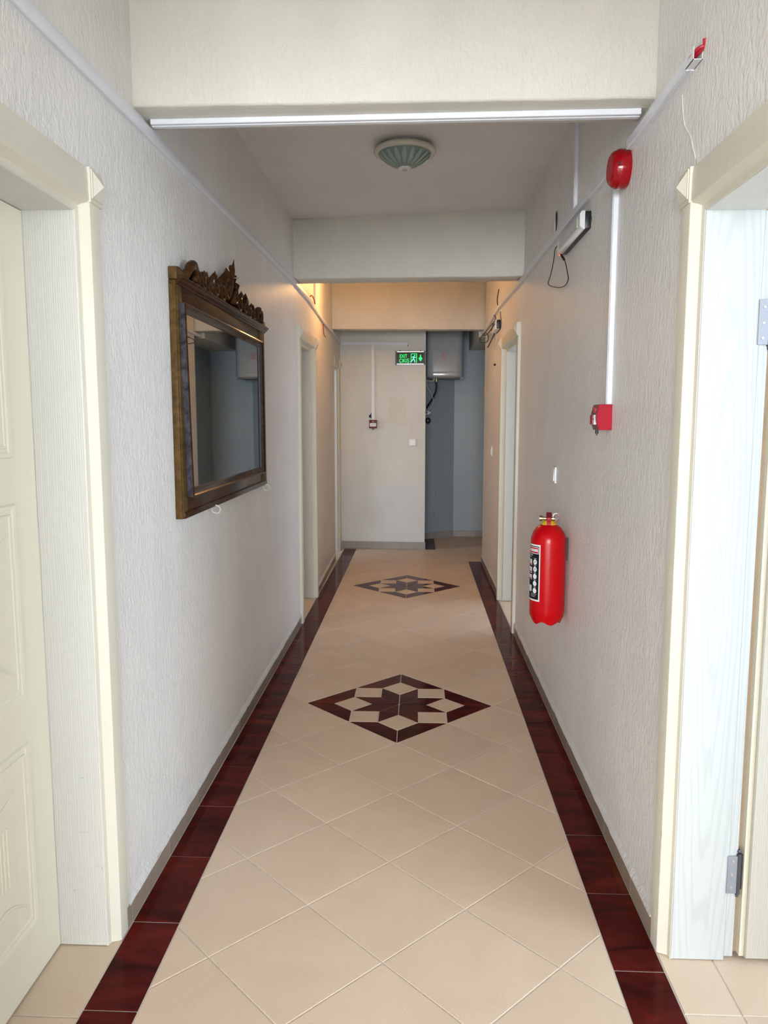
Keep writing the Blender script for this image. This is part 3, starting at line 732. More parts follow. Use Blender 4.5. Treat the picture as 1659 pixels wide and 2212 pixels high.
build('worn_edge', mb, M['wood_grey'], mr)
mb = MB(); mb.hexa([(-0.8065,2.672,1.21),(-0.7965,2.672,1.21),(-0.7965,3.90,1.21),(-0.8065,3.90,1.21),(-0.8065,2.640,1.82),(-0.7965,2.640,1.82),(-0.7965,3.90,1.82),(-0.8065,3.90,1.82)])
build('mirror_glass', mb, M['mirror'], mr)
# cornice
mb = MB(); rings = []
prof = [(-0.829,1.898),(XF+0.001,1.898),(XF+0.004,1.905),(XF+0.012,1.908),(XF+0.014,1.915),(XF+0.020,1.918),(XF+0.022,1.926),(-0.812,1.930),(-0.829,1.930)]
rings = [[(x_,y,z_) for x_,z_ in prof] for y in (Y0+0.004, Y1+0.012)]
mb.sweep(None, rings); build('cornice', mb, M['wood_dark'], mr, bev=0.0012, bseg=1)
# arched shoulders at the ends
YC = 3.335
for sg in (-1,1):
    yb = Y0-0.001 if sg < 0 else Y1+0.02
    pts = [(0,1.915),(0,1.956),(0.03,1.960),(0.06,1.957),(0.11,1.944),(0.15,1.930),(0.16,1.915)]
    P = [(yb - sg*u*(1 if sg>0 else 1), z_) if sg>0 else (yb+u, z_) for u,z_ in pts]
    mb = MB(); n = len(P)
    for xx in (-0.829,-0.800): mb.v += [(xx,p[0],p[1]) for p in P]
    mb.f += [tuple(range(n)), tuple(range(2*n-1,n-1,-1))]+[(i,(i+1)%n,n+(i+1)%n,n+i) for i in range(n)]; mb.mi += [0]*(n+2)
    build('shoulder', mb, M['wood_gold'] if sg<0 else M['wood_dark'], mr, bev=0.003)
# carved crest: pierced backing plus scrolls and leaves
def sil(u):   # crest silhouette height above the cornice, u = |y-YC|/half width
    pts = [(0,0.165),(0.05,0.17),(0.10,0.15),(0.16,0.118),(0.22,0.108),(0.30,0.085),(0.38,0.098),(0.46,0.080),(0.56,0.062),(0.64,0.070),(0.74,0.056),(0.84,0.068),(0.92,0.060),(0.97,0.035),(1,0.0)]
    return interp(pts, u)
HW = 0.655
mb = MB(); nst = 80; rings = []
for i in range(nst+1):
    u = -1+2*i/nst; y = YC+u*HW; h = sil(abs(u))*0.72 + 0.006*sin(i*1.7)
    rings.append([(-0.826,y,1.920),(-0.812,y,1.920),(-0.810,y,1.925+max(h,0.002)*0.6),(-0.816,y,1.927+max(h,0.002)),(-0.826,y,1.927+max(h,0.002))])
mb.sweep(None, rings); build('crest_backing', mb, M['carve'], mr, smooth=True, autos=60)
def spiral(cy_, cz_, r0, turns, a0, dirn, x0=-0.800, thick=0.010, xr=0.008):
    pts = []; rad = []
    n = int(14*turns)+4
    for k in range(n+1):
        t_ = k/n; a = a0+dirn*2*pi*turns*t_; r_ = r0*(1-t_*0.82)
        pts.append((x0+xr*t_, cy_+r_*cos(a), cz_+r_*sin(a))); rad.append(thick*(1-0.45*t_))
    mb_ = MB(); mb_.tube(pts, rad, seg=8, smooth=1); mb_.ball(pts[-1], thick*0.85, 10); return mb_
def leaf(y, z, ang, L, wd, x0=-0.806, curl=0.012, bend=0.0):
    """carved acanthus leaf: lobed outline, raised rib, tip curling forward"""
    n = 12; mb_ = MB(); rows = []; py0, pz0 = y, z
    for k in range(n+1):
        t_ = k/n; wv = wd*max(0.03,sin(pi*min(1,t_*0.93+0.07)))**0.8*(1+0.18*sin(t_*19)); an_ = ang+bend*t_*t_; c_ = (cos(an_), sin(an_)); p_ = (-sin(an_), cos(an_))
        py, pz = py0, pz0; py0 += c_[0]*L/n; pz0 += c_[1]*L/n; xx = x0+curl*t_*t_+0.006*sin(pi*t_)
        q_ = min(1, wv/wd*1.1); rows.append([(xx-0.008*q_,py-p_[0]*wv,pz-p_[1]*wv),(xx+0.003*q_,py-p_[0]*wv*0.55,pz-p_[1]*wv*0.55),(xx-0.003*q_,py-p_[0]*wv*0.2,pz-p_[1]*wv*0.2),(xx+0.009*q_,py,pz),(xx-0.003*q_,py+p_[0]*wv*0.2,pz+p_[1]*wv*0.2),(xx+0.003*q_,py+p_[0]*wv*0.55,pz+p_[1]*wv*0.55),(xx-0.008*q_,py+p_[0]*wv,pz+p_[1]*wv),(xx-0.018*q_,py,pz)])
    mb_.sweep(None, rows); return mb_
def carve(name, mb_): return build(name, mb_, M['carve'], mr, smooth=True, autos=70)
for sg in (-1,1):
    Yp = lambda u: YC+sg*u*HW
    A = (lambda a: a) if sg > 0 else (lambda a: pi-a)
    # (u, z, r, turns, start, direction)
    for (u,z_,r_,tn,a0,dr) in ((0.10,1.985,0.045,1.2,pi*0.5,-1),(0.235,1.968,0.042,1.3,pi*0.9,1),(0.385,1.965,0.040,1.2,pi*0.45,-1),(0.53,1.955,0.034,1.3,pi*0.9,1),(0.665,1.953,0.032,1.2,pi*0.5,-1),(0.80,1.950,0.028,1.2,pi*0.9,1)):
        carve('scroll', spiral(Yp(u), z_, r_, tn, A(a0), dr*sg, thick=0.011))
    for (u,z_,an,L,wd) in ((0.03,1.975,1.25,0.13,0.020),(0.13,1.985,1.15,0.085,0.017),(0.17,1.94,0.9,0.085,0.016),(0.28,1.955,1.3,0.072,0.016),(0.36,1.975,0.75,0.065,0.014),(0.44,1.94,1.2,0.080,0.015),(0.56,1.945,0.9,0.065,0.014),(0.63,1.95,1.6,0.055,0.013),(0.72,1.94,0.8,0.060,0.014),(0.20,1.93,0.2,0.07,0.013),(0.48,1.93,0.2,0.07,0.012)):
        carve('acanthus_leaf', leaf(Yp(u), z_, A(an), L, wd, bend=(-1.1 if int(u*100)%2 else 1.0)*sg))
    # big rounded comma at each end
    pts = [(-0.806,Yp(0.80),1.935),(-0.800,Yp(0.815),1.975),(-0.797,Yp(0.865),1.992),(-0.797,Yp(0.93),1.975),(-0.800,Yp(0.975),1.94),(-0.804,Yp(0.985),1.928)]
    mb_ = MB(); mb_.tube(pts,[0.012,0.016,0.019,0.017,0.012,0.005],seg=10,smooth=4); carve('end_volute', mb_)
    mb_ = MB(); mb_.ball((-0.793,Yp(0.86),1.945),0.013,12); carve('carved_bead', mb_)
carve('palmette', leaf(YC, 1.95, pi/2, 0.175, 0.032, x0=-0.802, curl=0.02))
mb_ = MB(); mb_.ball((-0.79,YC,1.955),0.017,12); carve('carved_bead', mb_)
mb_ = MB()
for k in range(3): mb_.ball((-0.795,YC-0.012+0.003*k,2.03+0.03*k),0.016-0.002*k,10,(0.8,1,1.1))
carve('finial', mb_)
mb = MB(); mb.tube([(-0.829,3.36,2.058),(-0.79,3.37,2.056),(-0.772,3.375,2.056)],0.003,seg=8); build('hanging_nail', mb, M['brass'], mr, smooth=True)
for (y,z_) in ((3.0,1.098),(4.02,1.096)):
    mb = MB(); pts = [(-0.826,y,z_+0.012),(-0.817,y,z_+0.004)]+[(-0.798-0.0175*cos(t_),y+0.006*sin(t_),z_-0.0165*sin(t_)) for t_ in [0.15+x_*0.5 for x_ in range(11)]]
    mb.tube(pts,0.0024,seg=8,smooth=3); build('wire_hook', mb, M['whitecable'], mr, smooth=True)

# ------------------------------------------------------------------ ceiling lamps
def ceiling_lamp(loc, label, lit=False, zc=HC):
    x, y = loc; r = root('ceiling_lamp', label, 'lamp', (x,y,zc), 'fluted glass ceiling lamps')
    mb = MB(); mb.lathe([(0.0,0),(0.100,0),(0.100,-0.020),(0.09,-0.034),(0.0,-0.034)], (x,y,zc), seg=40); build('base', mb, M['lampring'], r, smooth=True)
    z0 = zc-0.036
    mb = MB(); mb.lathe([(0.122,0.020),(0.137,0.019),(0.147,0.012),(0.150,0.003),(0.145,-0.006),(0.132,-0.010),(0.124,-0.006),(0.118,0.006)], (x,y,z0), seg=64)
    mb.lathe([(0.09,0.045),(0.122,0.026),(0.122,0.022),(0.085,0.04)], (x,y,z0), seg=48)
    build('ring', mb, M['lampring'], r, smooth=True, autos=60)
    prof = [(0.127,-0.006),(0.120,-0.014),(0.106,-0.028),(0.088,-0.042),(0.066,-0.055),(0.044,-0.064),(0.030,-0.069),(0.0,-0.070)]
    mb = MB(); mb.lathe(prof, (x,y,z0), seg=144, mod=lambda a,i: 1+(0.020*abs(sin(a*9))-0.01)*(1 if 0<i<6 else 0))
    sh = build('shade', mb, M['bulb'] if lit else M['lampglass'], r, smooth=True, autos=80)
    if not lit:
        mb = MB()
        for k in range(18):
            a = 2*pi*(k+0.5)/18; rows = []
            for j in range(9):
                t_ = j/8; i0 = 0.121-(0.121-0.045)*t_; zz = interp([(0.030,-0.069),(0.044,-0.064),(0.066,-0.055),(0.088,-0.042),(0.106,-0.028),(0.120,-0.014),(0.127,-0.006)], i0)
                wv = (0.0125*sin(pi*min(1,0.06+0.94*t_))**0.55)*(0.55+0.45*(i0/0.12))
                rd = i0*1.012+0.0012
                e = (cos(a),sin(a)); q_ = (-sin(a),cos(a))
                rows.append([(x+e[0]*rd-q_[0]*wv*s_, y+e[1]*rd-q_[1]*wv*s_, z0+zz-0.0012*(1-abs(s_))*1.5-0.0003) for s_ in (-1,-0.4,0.4,1)])
            for j in range(8):
                o_ = len(mb.v); mb.v += rows[j]+rows[j+1]; mb.f += [(o_+k2,o_+k2+1,o_+5+k2,o_+4+k2) for k2 in range(3)]; mb.mi += [0]*3
        build('petal_relief', mb, M['lamppetal'], sh, smooth=True)
    mb = MB(); mb.lathe([(0.0,-0.062),(0.024,-0.062),(0.029,-0.069),(0.027,-0.076),(0.018,-0.079),(0.014,-0.076)], (x,y,z0), seg=60, mod=lambda a,i: 1+0.05*cos(a*14))
    build('finial_collar', mb, M['white'], r, smooth=True)
    mb = MB(); mb.ball((x,y,z0-0.074),0.0145,16,(1,1,0.75)); build('finial_knob', mb, M['lampring'], r, smooth=True)
    if lit:
        l = bpy.data.lights.new('bulb', 'POINT'); l.energy = 14; l.color = (1.0,0.50,0.16); l.shadow_soft_size = 0.05
        o = bpy.data.objects.new('bulb', l); C.objects.link(o); o.parent = r; o.location = (0,0,-0.21)
    return r
lamp = ceiling_lamp((-0.068,3.87), 'unlit ceiling lamp with cream ring and sea-green fluted glass bowl')
lamp2 = ceiling_lamp((-0.50,6.42), 'lit warm ceiling lamp hidden above the second beam', True, 2.80)
for l_ in (lamp,lamp2): del l_['group']

# ------------------------------------------------------------------ siren
sy, sz_ = 2.615, 2.250
s = root('fire_siren','round glossy red fire siren mounted on the wall trunking','siren',(XR,sy,sz_))
mb = MB(); mb.lathe([(0.0,0.0),(0.057,0.0),(0.060,0.006),(0.061,0.030),(0.059,0.037),(0.0,0.037)], (XR,sy,sz_), axis=(-1,0,0), seg=48)
build('base', mb, M['sirenred'], s, smooth=True)
mb = MB(); mb.lathe([(0.0575,0.034),(0.057,0.040),(0.053,0.049),(0.046,0.056),(0.040,0.058),(0.038,0.0565),(0.0,0.0565)], (XR,sy,sz_), axis=(-1,0,0), seg=48)
build('dome', mb, M['sirenred'], s, smooth=True)
mb = MB(); mb.lathe([(0,0.0578),(0.036,0.0575),(0.037,0.0565)], (XR,sy,sz_), axis=(-1,0,0), seg=40); build('sounder_disc', mb, M['label_red'], s, smooth=True)
mb = MB(); mb.box(XR-0.043,XR-0.036,sy-0.060,sy-0.052,sz_-0.004,sz_+0.006); build('latch', mb, M['black'], s)

# ------------------------------------------------------------------ call points
cp = root('fire_call_point','boxy red fire call point at the foot of the vertical trunking','call point',(XR,2.74,1.458))
ya, yb, za, zb = 2.700, 2.787, 1.415, 1.503
mb = MB()
prof = [(0.0,za),(0.044,za),(0.052,za+0.030),(0.053,(za+zb)/2),(0.051,za+0.062),(0.045,zb),(0.0,zb)]
rings = [[(XR-d,y,z_) for d,z_ in prof] for y in (ya,yb)]
mb.sweep(None, rings); build('housing', mb, M['red'], cp, bev=0.0012, bseg=1)
mb = MB()
prof2 = [(0.040,za+0.001),(0.0448,za+0.001),(0.0533,za+0.030),(0.0543,(za+zb)/2),(0.0523,za+0.062),(0.0460,zb-0.001),(0.040,zb-0.001)]
rings = [[(XR-d,y,z_) for d,z_ in prof2] for y in (ya+0.004,yb-0.002)]
mb.sweep(None, rings); build('front_plate', mb, M['red_dark'], cp)
mb = MB(); mb.box(XR-0.0565,XR-0.050,ya+0.018,ya+0.044,za+0.019,za+0.052); build('press_pane', mb, M['label_white'], cp)
mb = MB(); mb.ball((XR-0.0565,ya+0.031,za+0.037),0.0035,10,(0.4,1,1)); build('press_dot', mb, M['black'], cp, smooth=True)
mb = MB(); mb.box(XR-0.0575,XR-0.050,ya+0.055,yb-0.006,za+0.019,za+0.052); build('pane_frame', mb, M['red'], cp)
mb = MB(); mb.box(XR-0.0538,XR-0.048,ya+0.024,ya+0.033,za+0.062,za+0.075); mb.box(XR-0.0538,XR-0.048,ya+0.045,ya+0.048,za+0.061,za+0.077); build('marking', mb, M['label_red'], cp)
mb = MB(); mb.tube([(XR-0.046,ya+0.022,za+0.001),(XR-0.046,ya+0.022,za-0.013)],0.0055,seg=12); mb.tube([(XR-0.046,ya+0.022,za-0.013),(XR-0.046,ya+0.022,za-0.019)],0.002,seg=8); build('key_plug', mb, M['black'], cp, smooth=True)

X_ = -0.492; Yf = fy(X_)
cp2 = root('fire_call_point','small dark red call point with white window on the end wall','call point',(X_,Yf,1.40))
mb = MB(); mb.box(-0.536,-0.450,Yf-0.045,Yf,1.358,1.449); build('housing', mb, M['red_dark'], cp2, bev=0.002)
mb = MB(); mb.box(-0.527,-0.459,Yf-0.0475,Yf-0.04,1.378,1.413); build('press_pane', mb, M['label_white'], cp2)
mb = MB(); yq = Yf-0.0485
for sg in (-1,1):
    xc = -0.493+sg*0.019
    mb.add([(xc+sg*0.011,yq,1.397),(xc+sg*0.002,yq,1.3985),(xc-sg*0.002,yq,1.402),(xc-sg*0.006,yq,1.3965),(xc-sg*0.002,yq,1.391),(xc+sg*0.002,yq,1.3945)],[(0,1,2,3,4,5)])
mb.lathe([(0,0),(0.0045,0)], (-0.493,yq,1.3965), axis=(0,-1,0), seg=14); build('press_marking', mb, M['black'], cp2)
mb = MB(); mb.ball((-0.492,Yf-0.046,1.431),0.005,10); build('indicator_lamp', mb, M['label_white'], cp2, smooth=True)
mb = MB(); mb.add([(-0.507,Yf-0.03,1.356),(-0.477,Yf-0.03,1.356),(-0.478,Yf-0.03,1.348),(-0.492,Yf-0.03,1.338),(-0.506,Yf-0.03,1.348),(-0.507,Yf-0.015,1.356),(-0.477,Yf-0.015,1.356),(-0.478,Yf-0.015,1.348),(-0.492,Yf-0.015,1.338),(-0.506,Yf-0.015,1.348)],[(0,4,3,2,1),(5,6,7,8,9),(0,1,6,5),(1,2,7,6),(2,3,8,7),(3,4,9,8),(4,0,5,9)])
build('key_plug', mb, M['black'], cp2)

# ------------------------------------------------------------------ emergency lights
el = root('emergency_light','long white and black emergency light angled along the wall below the trunking','emergency light',(XR,3.4,2.22))
e0, e1, z0, z1 = 3.13, 3.62, 2.190, 2.256
mb = MB(); mb.box(XR-0.024,XR,e0,e1,z0,z1); mb.box(XR-0.006,XR,e0-0.010,e0,z0+0.02,z0+0.042)
build('back_box', mb, M['black'], el, bev=0.004)
mb = MB(); rings = [[(XR-0.022,y,z0-0.001),(XR-0.030,y,z0-0.003),(XR-0.043,y,z0+0.010),(XR-0.044,y,z1-0.010),(XR-0.036,y,z1+0.002),(XR-0.022,y,z1+0.001)] for y in (e0+0.002,e1+0.002)]
mb.sweep(None, rings); build('front_cover', mb, M['white'], el, bev=0.001, bseg=1)
df = MB(); df.box(XR-0.0455,XR-0.043,e0+0.05,e1-0.06,z0+0.013,z1-0.013); dfo = build('diffuser', df, M['led_panel'], el)
mb = MB()
for r_ in range(3):
    for k in range(30): mb.ball((XR-0.0458,e0+0.06+k*0.0125,z0+0.020+r_*0.011),0.0028,6,(0.4,1,1))
build('led_rows', mb, M['label_grey'], dfo)
mb = MB(); mb.ball((XR-0.034,e1-0.014,z0-0.003),0.0045,10); build('indicator_lamp', mb, M['red_led'], el, smooth=True)
cb = root('power_cord','thin black cord looping below the white emergency light','cord',(0.655,3.8,2.15))
P = [(0.640,3.60,2.190),(0.652,3.560,2.150),(0.655,3.533,2.115),(0.655,3.500,2.080),(0.655,3.490,2.058),(0.655,3.560,2.046),(0.655,3.70,2.060),(0.655,3.830,2.084),(0.655,3.960,2.112),(0.655,4.020,2.135),(0.655,3.960,2.160),(0.655,3.900,2.195),(0.655,3.865,2.232),(0.655,3.845,2.262),(0.658,3.790,2.268),(0.660,3.740,2.262)]
mb = MB(); mb.tube(P, 0.0022, seg=8, smooth=4); build('cable', mb, M['blackcable'], cb, smooth=True)
mb = MB(); mb.tube([(0.640,3.605,2.192),(0.650,3.572,2.160)],0.0055,seg=10); build('plug', mb, M['black'], cb, smooth=True)

el2 = root('emergency_light','small white emergency light with tangled black leads near the corridor end','emergency light',(XR,6.55,2.22))
mb = MB(); mb.box(XR-0.040,XR-0.004,6.45,7.05,2.185,2.262); build('front_cover', mb, M['white'], el2, bev=0.004)
mb = MB(); mb.box(XR-0.030,XR-0.002,6.41,6.45,2.19,2.258); build('end_cap', mb, M['black'], el2, bev=0.004)
cb2 = root('power_cord','tangled black leads hanging at the far emergency light','cord',(0.63,6.7,2.2))
mb = MB()
mb.tube([(0.635,6.62,2.32),(0.630,6.50,2.30),(0.632,6.44,2.27),(0.630,6.60,2.25),(0.625,6.75,2.21)],0.004,seg=6)
mb.tube([(0.625,6.46,2.23),(0.610,6.95,2.20),(0.600,7.45,2.235),(0.600,7.62,2.21),(0.605,7.30,2.16),(0.605,6.85,2.13),(0.605,6.80,2.17),(0.605,7.05,2.22),(0.605,7.45,2.24),(0.615,6.95,2.245),(0.625,6.46,2.25)],0.004,seg=6)
mb.tube([(0.625,6.46,2.15),(0.620,6.75,2.11),(0.620,6.98,2.09)],0.005,seg=6)
mb.tube([(0.650,6.25,2.30),(0.655,6.24,2.22),(0.655,6.27,2.17),(0.640,6.42,2.15)],0.003,seg=6)
build('cable', mb, M['blackcable'], cb2, smooth=True)
pc = root('pull_cord','thin pale cord with a dark bead hanging below the far emergency light','cord',(0.655,6.66,1.9))
mb = MB(); mb.tube([(0.655,6.62,2.16),(0.655,6.66,1.92),(0.655,6.71,1.735)],0.0018,seg=6); build('cord', mb, M['whitecable'], pc, smooth=True)
mb = MB(); mb.ball((0.652,6.66,1.915),0.011,10); build('bead', mb, M['black'], pc, smooth=True)

# loose wires and blank cover
def wire(name, label, pts, r_, mat):
    mb = MB(); mb.tube(pts, r_, seg=6, smooth=4); o = build(name, mb, mat, None, loc=pts[0], smooth=True); return tag(o, label, 'wire')
wire('loose_wire','dark wire sticking out of the wall below the warm-lit ceiling', [(0.662,6.52,2.515),(0.655,6.54,2.47),(0.655,6.57,2.43),(0.662,6.60,2.40)], 0.004, M['blackcable'])
wire('loose_wire','short red wire hanging under the trunking beyond the second doorway', [(xl(6.8)+0.012,6.78,2.275),(xl(6.8)+0.014,6.80,2.23),(xl(6.8)+0.014,6.84,2.19),(xl(6.8)+0.020,6.93,2.18)], 0.004, M['redwire'])
wire('loose_wire','red wire tip above the trunking over the second doorway', [(-0.825,5.99,2.385),(-0.812,6.01,2.395),(-0.805,6.08,2.372),(-0.806,6.12,2.35)], 0.0045, M['redwire'])
jc = root('blank_cover','round white blank cover tilted off the wall with a dark gap','cover plate',(0.667,3.90,2.41))
mb = MB(); mb.lathe([(0,0.004),(0.040,0.003),(0.045,0.0)], (0.6655,3.93,2.410), axis=(-1,0,0), seg=32); build('disc', mb, M['white'], jc, smooth=True)
mb = MB(); mb.tube([(0.667,3.895,2.452),(0.663,3.876,2.435),(0.662,3.868,2.41),(0.664,3.880,2.385),(0.668,3.90,2.362)],[0.0015,0.004,0.0045,0.003,0.001],seg=6); build('gap_wire', mb, M['blackcable'], jc, smooth=True)

# ------------------------------------------------------------------ switches
def switch_side(label, y0, y1, z0, z1):
    r = root('light_switch', label, 'switch', (XR,(y0+y1)/2,(z0+z1)/2))
    mb = MB(); mb.box(XR-0.009,XR,y0,y1,z0,z1); build('plate', mb, M['white'], r, bev=0.003)
    h = 0.16*(y1-y0)
    mb = MB(); mb.hexa([(XR-0.009,y0+h,z0+h),(XR-0.0145,y0+h,z0+h),(XR-0.0145,y1-h,z0+h),(XR-0.009,y1-h,z0+h),(XR-0.009,y0+h,z1-h),(XR-0.0105,y0+h,z1-h),(XR-0.0105,y1-h,z1-h),(XR-0.009,y1-h,z1-h)])
    build('rocker', mb, M['white'], r); return r
switch_side('white light switch above the red fire extinguisher', 3.725, 3.805, 1.145, 1.225)
switch_side('small white light switch between the far doorway and the corridor end', 6.92, 7.00, 1.13, 1.215)
Yf = fy(-0.05); r = root('light_switch','white square light switch on the end wall beside the alcove','switch',(-0.053,Yf,1.20))
mb = MB(); mb.box(-0.097,-0.009,Yf-0.010,Yf,1.158,1.243); build('plate', mb, M['white'], r, bev=0.003)
mb = MB(); mb.hexa([(-0.086,Yf-0.010,1.169),(-0.024,Yf-0.010,1.169),(-0.024,Yf-0.016,1.169),(-0.086,Yf-0.016,1.169),(-0.086,Yf-0.010,1.232),(-0.024,Yf-0.010,1.232),(-0.024,Yf-0.012,1.232),(-0.086,Yf-0.012,1.232)]); build('rocker', mb, M['white'], r)

# ------------------------------------------------------------------ fire extinguisher
ex, ey, er = 0.583, 3.40, 0.0775
fe = root('fire_extinguisher','red fire extinguisher with black instruction label hanging on the wall','extinguisher',(ex,ey,0.54))
prof = [(0.0,0.995),(0.026,0.994),(0.040,0.988),(0.056,0.975),(0.068,0.957),(0.0755,0.935),(er,0.915),(er,0.645),(0.0768,0.6445),(0.0768,0.642),(er,0.6415),(er,0.598),(0.0745,0.585),(0.066,0.575),(0.0,0.575)]
mb = MB(); mb.lathe([(r_,z_) for r_,z_ in prof], (ex,ey,0), seg=64); build('cylinder', mb, M['redpaint'], fe, smooth=True, autos=50)
# scalloped foot
mb = MB(); seg = 96; rings = []
for k in range(seg):
    a = 2*pi*k/seg; lobe = abs(cos(2.5*(a+1.40)))**1.6; zb_ = 0.562-0.016*lobe
    rr = 0.0745-0.016*(0.5+0.5*lobe)
    rings.append([(ex+r_*cos(a),ey+r_*sin(a),z_) for r_,z_ in ((0.0758,0.588),(0.0745,0.580),(rr+0.004,zb_+0.008),(rr,zb_),(rr-0.010,zb_+0.003),(0.05,0.58))])
mb.sweep(None, rings, closed=True); build('foot', mb, M['redpaint'], fe, smooth=True, autos=60)
mb = MB(); mb.lathe([(0.034,0.0),(0.031,0.008),(0.024,0.017),(0.016,0.020),(0.0,0.020)], (ex,ey,0.9895), seg=32); build('yellow_collar', mb, M['yellow'], fe, smooth=True)
tc = Vector((-0.17,-0.985,0)).normalized(); lf_ = Vector((-0.985,0.17,0)).normalized()
mb = MB(); mb.lathe([(0.014,0),(0.014,0.028),(0.009,0.034),(0.0,0.034)], (ex,ey,1.006), seg=20)
c_ = Vector((ex,ey,1.017)); mb.tube([c_+lf_*0.034, c_-lf_*0.024], 0.008, seg=14); mb.tube([c_+lf_*0.041, c_+lf_*0.028], 0.0125, seg=16); mb.tube([c_-lf_*0.014, c_-lf_*0.026], 0.0105, seg=14)
build('valve', mb, M['brass'], fe, smooth=True, autos=50)
def slab(cx3, half_w, pts, mbx):      # plate swept along pts (offset toward camera, z) with lateral half width
    rings = []
    for i,(o_,z_,hw) in enumerate(pts):
        p = Vector((ex,ey,0))+tc*o_; p.z = z_
        rings.append([p+lf_*hw, p-lf_*hw, p-lf_*hw-tc*0.006, p+lf_*hw-tc*0.006])
    mbx.sweep(None, rings); return mbx
mb = slab(None,0,[(0.044,0.992,0.0085),(0.041,1.004,0.0085),(0.030,1.014,0.009),(0.028,1.024,0.009)],MB()); build('handle', mb, M['redwire'], fe, bev=0.0015, bseg=1)
mb = slab(None,0,[(0.024,1.020,0.011),(0.030,1.032,0.011),(0.040,1.042,0.0115),(0.052,1.0505,0.012)],MB()); build('lever', mb, M['red_dark'], fe, bev=0.0015, bseg=1)
mb = MB(); mb.tube([Vector((ex,ey,1.029))+tc*0.02+lf_*0.017, Vector((ex,ey,1.029))+tc*0.02-lf_*0.02],0.002,seg=8)
ctr = Vector((ex,ey,1.030))-lf_*0.030+tc*0.02
mb.tube([ctr+(-lf_*cos(t_)+Vector((0,0,1))*sin(t_))*0.0125 for t_ in [k*pi/6 for k in range(13)]],0.0012,seg=6,smooth=2); build('safety_pin', mb, M['chrome'], fe, smooth=True)
mb = MB(); q = lambda a,z_: Vector((ex,ey,z_))-lf_*a+tc*0.022
mb.tube([q(0.004,1.004),q(0.018,0.999),q(0.030,1.001),q(0.040,1.010),q(0.044,1.022),q(0.040,1.034),q(0.036,1.041)],0.0013,seg=6); build('pin_cord', mb, M['redwire'], fe, smooth=True)
mb = MB(); mb.box(XR-0.010,XR,ey-0.006,ey+0.010,0.83,0.93); build('wall_bracket', mb, M['black'], fe, bev=0.001, bseg=1)
def cyl_pt(ph, z_, rr): 
    d = tc*cos(ph)+lf_*sin(ph); return (ex+d.x*rr, ey+d.y*rr, z_)
def cyl_rect(mb, p0, p1, z0, z1, rr, n=None):
    n = n or max(2,int(abs(p1-p0)/radians(5))); o_ = len(mb.v)
    for k in range(n+1):
        ph = p0+(p1-p0)*k/n; mb.v += [cyl_pt(ph,z0,rr), cyl_pt(ph,z1,rr)]
    mb.f += [(o_+2*k,o_+2*k+2,o_+2*k+3,o_+2*k+1) for k in range(n)]; mb.mi += [0]*n
def cyl_disc(mb, pc_, zc, rad, rr, sx=1.0):
    o_ = len(mb.v); n = 20; mb.v.append(cyl_pt(pc_,zc,rr))
    for k in range(n):
        a = 2*pi*k/n; mb.v.append(cyl_pt(pc_+rad*sx*cos(a)/er, zc+rad*sin(a), rr))
    mb.f += [(o_,o_+1+k,o_+1+(k+1)%n) for k in range(n)]; mb.mi += [0]*n
d2 = radians
mb = MB(); cyl_rect(mb, d2(25), d2(155), 0.655, 0.907, er+0.0005); lab = build('label', mb, M['label_white'], fe, smooth=True)
mb = MB(); cyl_rect(mb, d2(29), d2(151), 0.662, 0.900, er+0.0008); build('label_field', mb, M['label_black'], lab, smooth=True)
mb = MB(); cyl_rect(mb, d2(31), d2(149), 0.866, 0.896, er+0.0011); build('label_header_edge', mb, M['label_white'], lab, smooth=True)
mb = MB(); cyl_rect(mb, d2(32.2), d2(148), 0.8685, 0.8935, er+0.0013); build('label_header', mb, M['label_red'], lab, smooth=True)
mb = MB(); cyl_rect(mb, d2(34), d2(146), 0.876, 0.887, er+0.0015); build('header_band', mb, M['label_white'], lab, smooth=True)
mb = MB()
for k in range(9): cyl_rect(mb, d2(37+k*8), d2(41+k*8), 0.8785, 0.8845, er+0.0017, 1)
build('header_marks', mb, M['label_grey'], lab)
mb = MB(); mg = MB(); tx = MB()
for k,zc in enumerate((0.829,0.797,0.765,0.733,0.701)):
    cyl_disc(mb, d2(44.5), zc, 0.0118, er+0.0011, 0.92)
    cyl_rect(tx, d2(38), d2(51), zc+0.0155, zc+0.0175, er+0.0011, 2); cyl_rect(tx, d2(42), d2(47), zc+0.0115, zc+0.0145, er+0.0011, 1)
    if k < 2:
        for a in (-0.5,0.3): cyl_disc(mg, d2(44.5)+a*0.06, zc-a*0.006, 0.0035, er+0.0013)
build('pictogram', mb, M['label_white'], lab); build('pictogram_mark', mg, M['label_grey'], lab)
cyl_rect(tx, d2(56), d2(75), 0.857, 0.862, er+0.0011); cyl_rect(tx, d2(62), d2(80), 0.850, 0.853, er+0.0011)
for k in range(3): cyl_rect(tx, d2(36+3*k), d2(62), 0.685-0.006*k, 0.687-0.006*k, er+0.0011)
build('label_text', tx, M['label_grey'], lab)
mb = MB()
for k,(za_,zb_) in enumerate(((0.812,0.838),(0.776,0.804),(0.748,0.770),(0.694,0.722))): cyl_rect(mb, d2(60), d2(118), za_, zb_, er+0.0011)
build('label_box', mb, M['label_white'], lab)
mb = MB()
for (za_,zb_) in ((0.812,0.819),(0.778,0.785),(0.748,0.755)): cyl_rect(mb, d2(63), d2(84), za_, zb_, er+0.0013)
build('label_box_mark', mb, M['label_red'], lab)

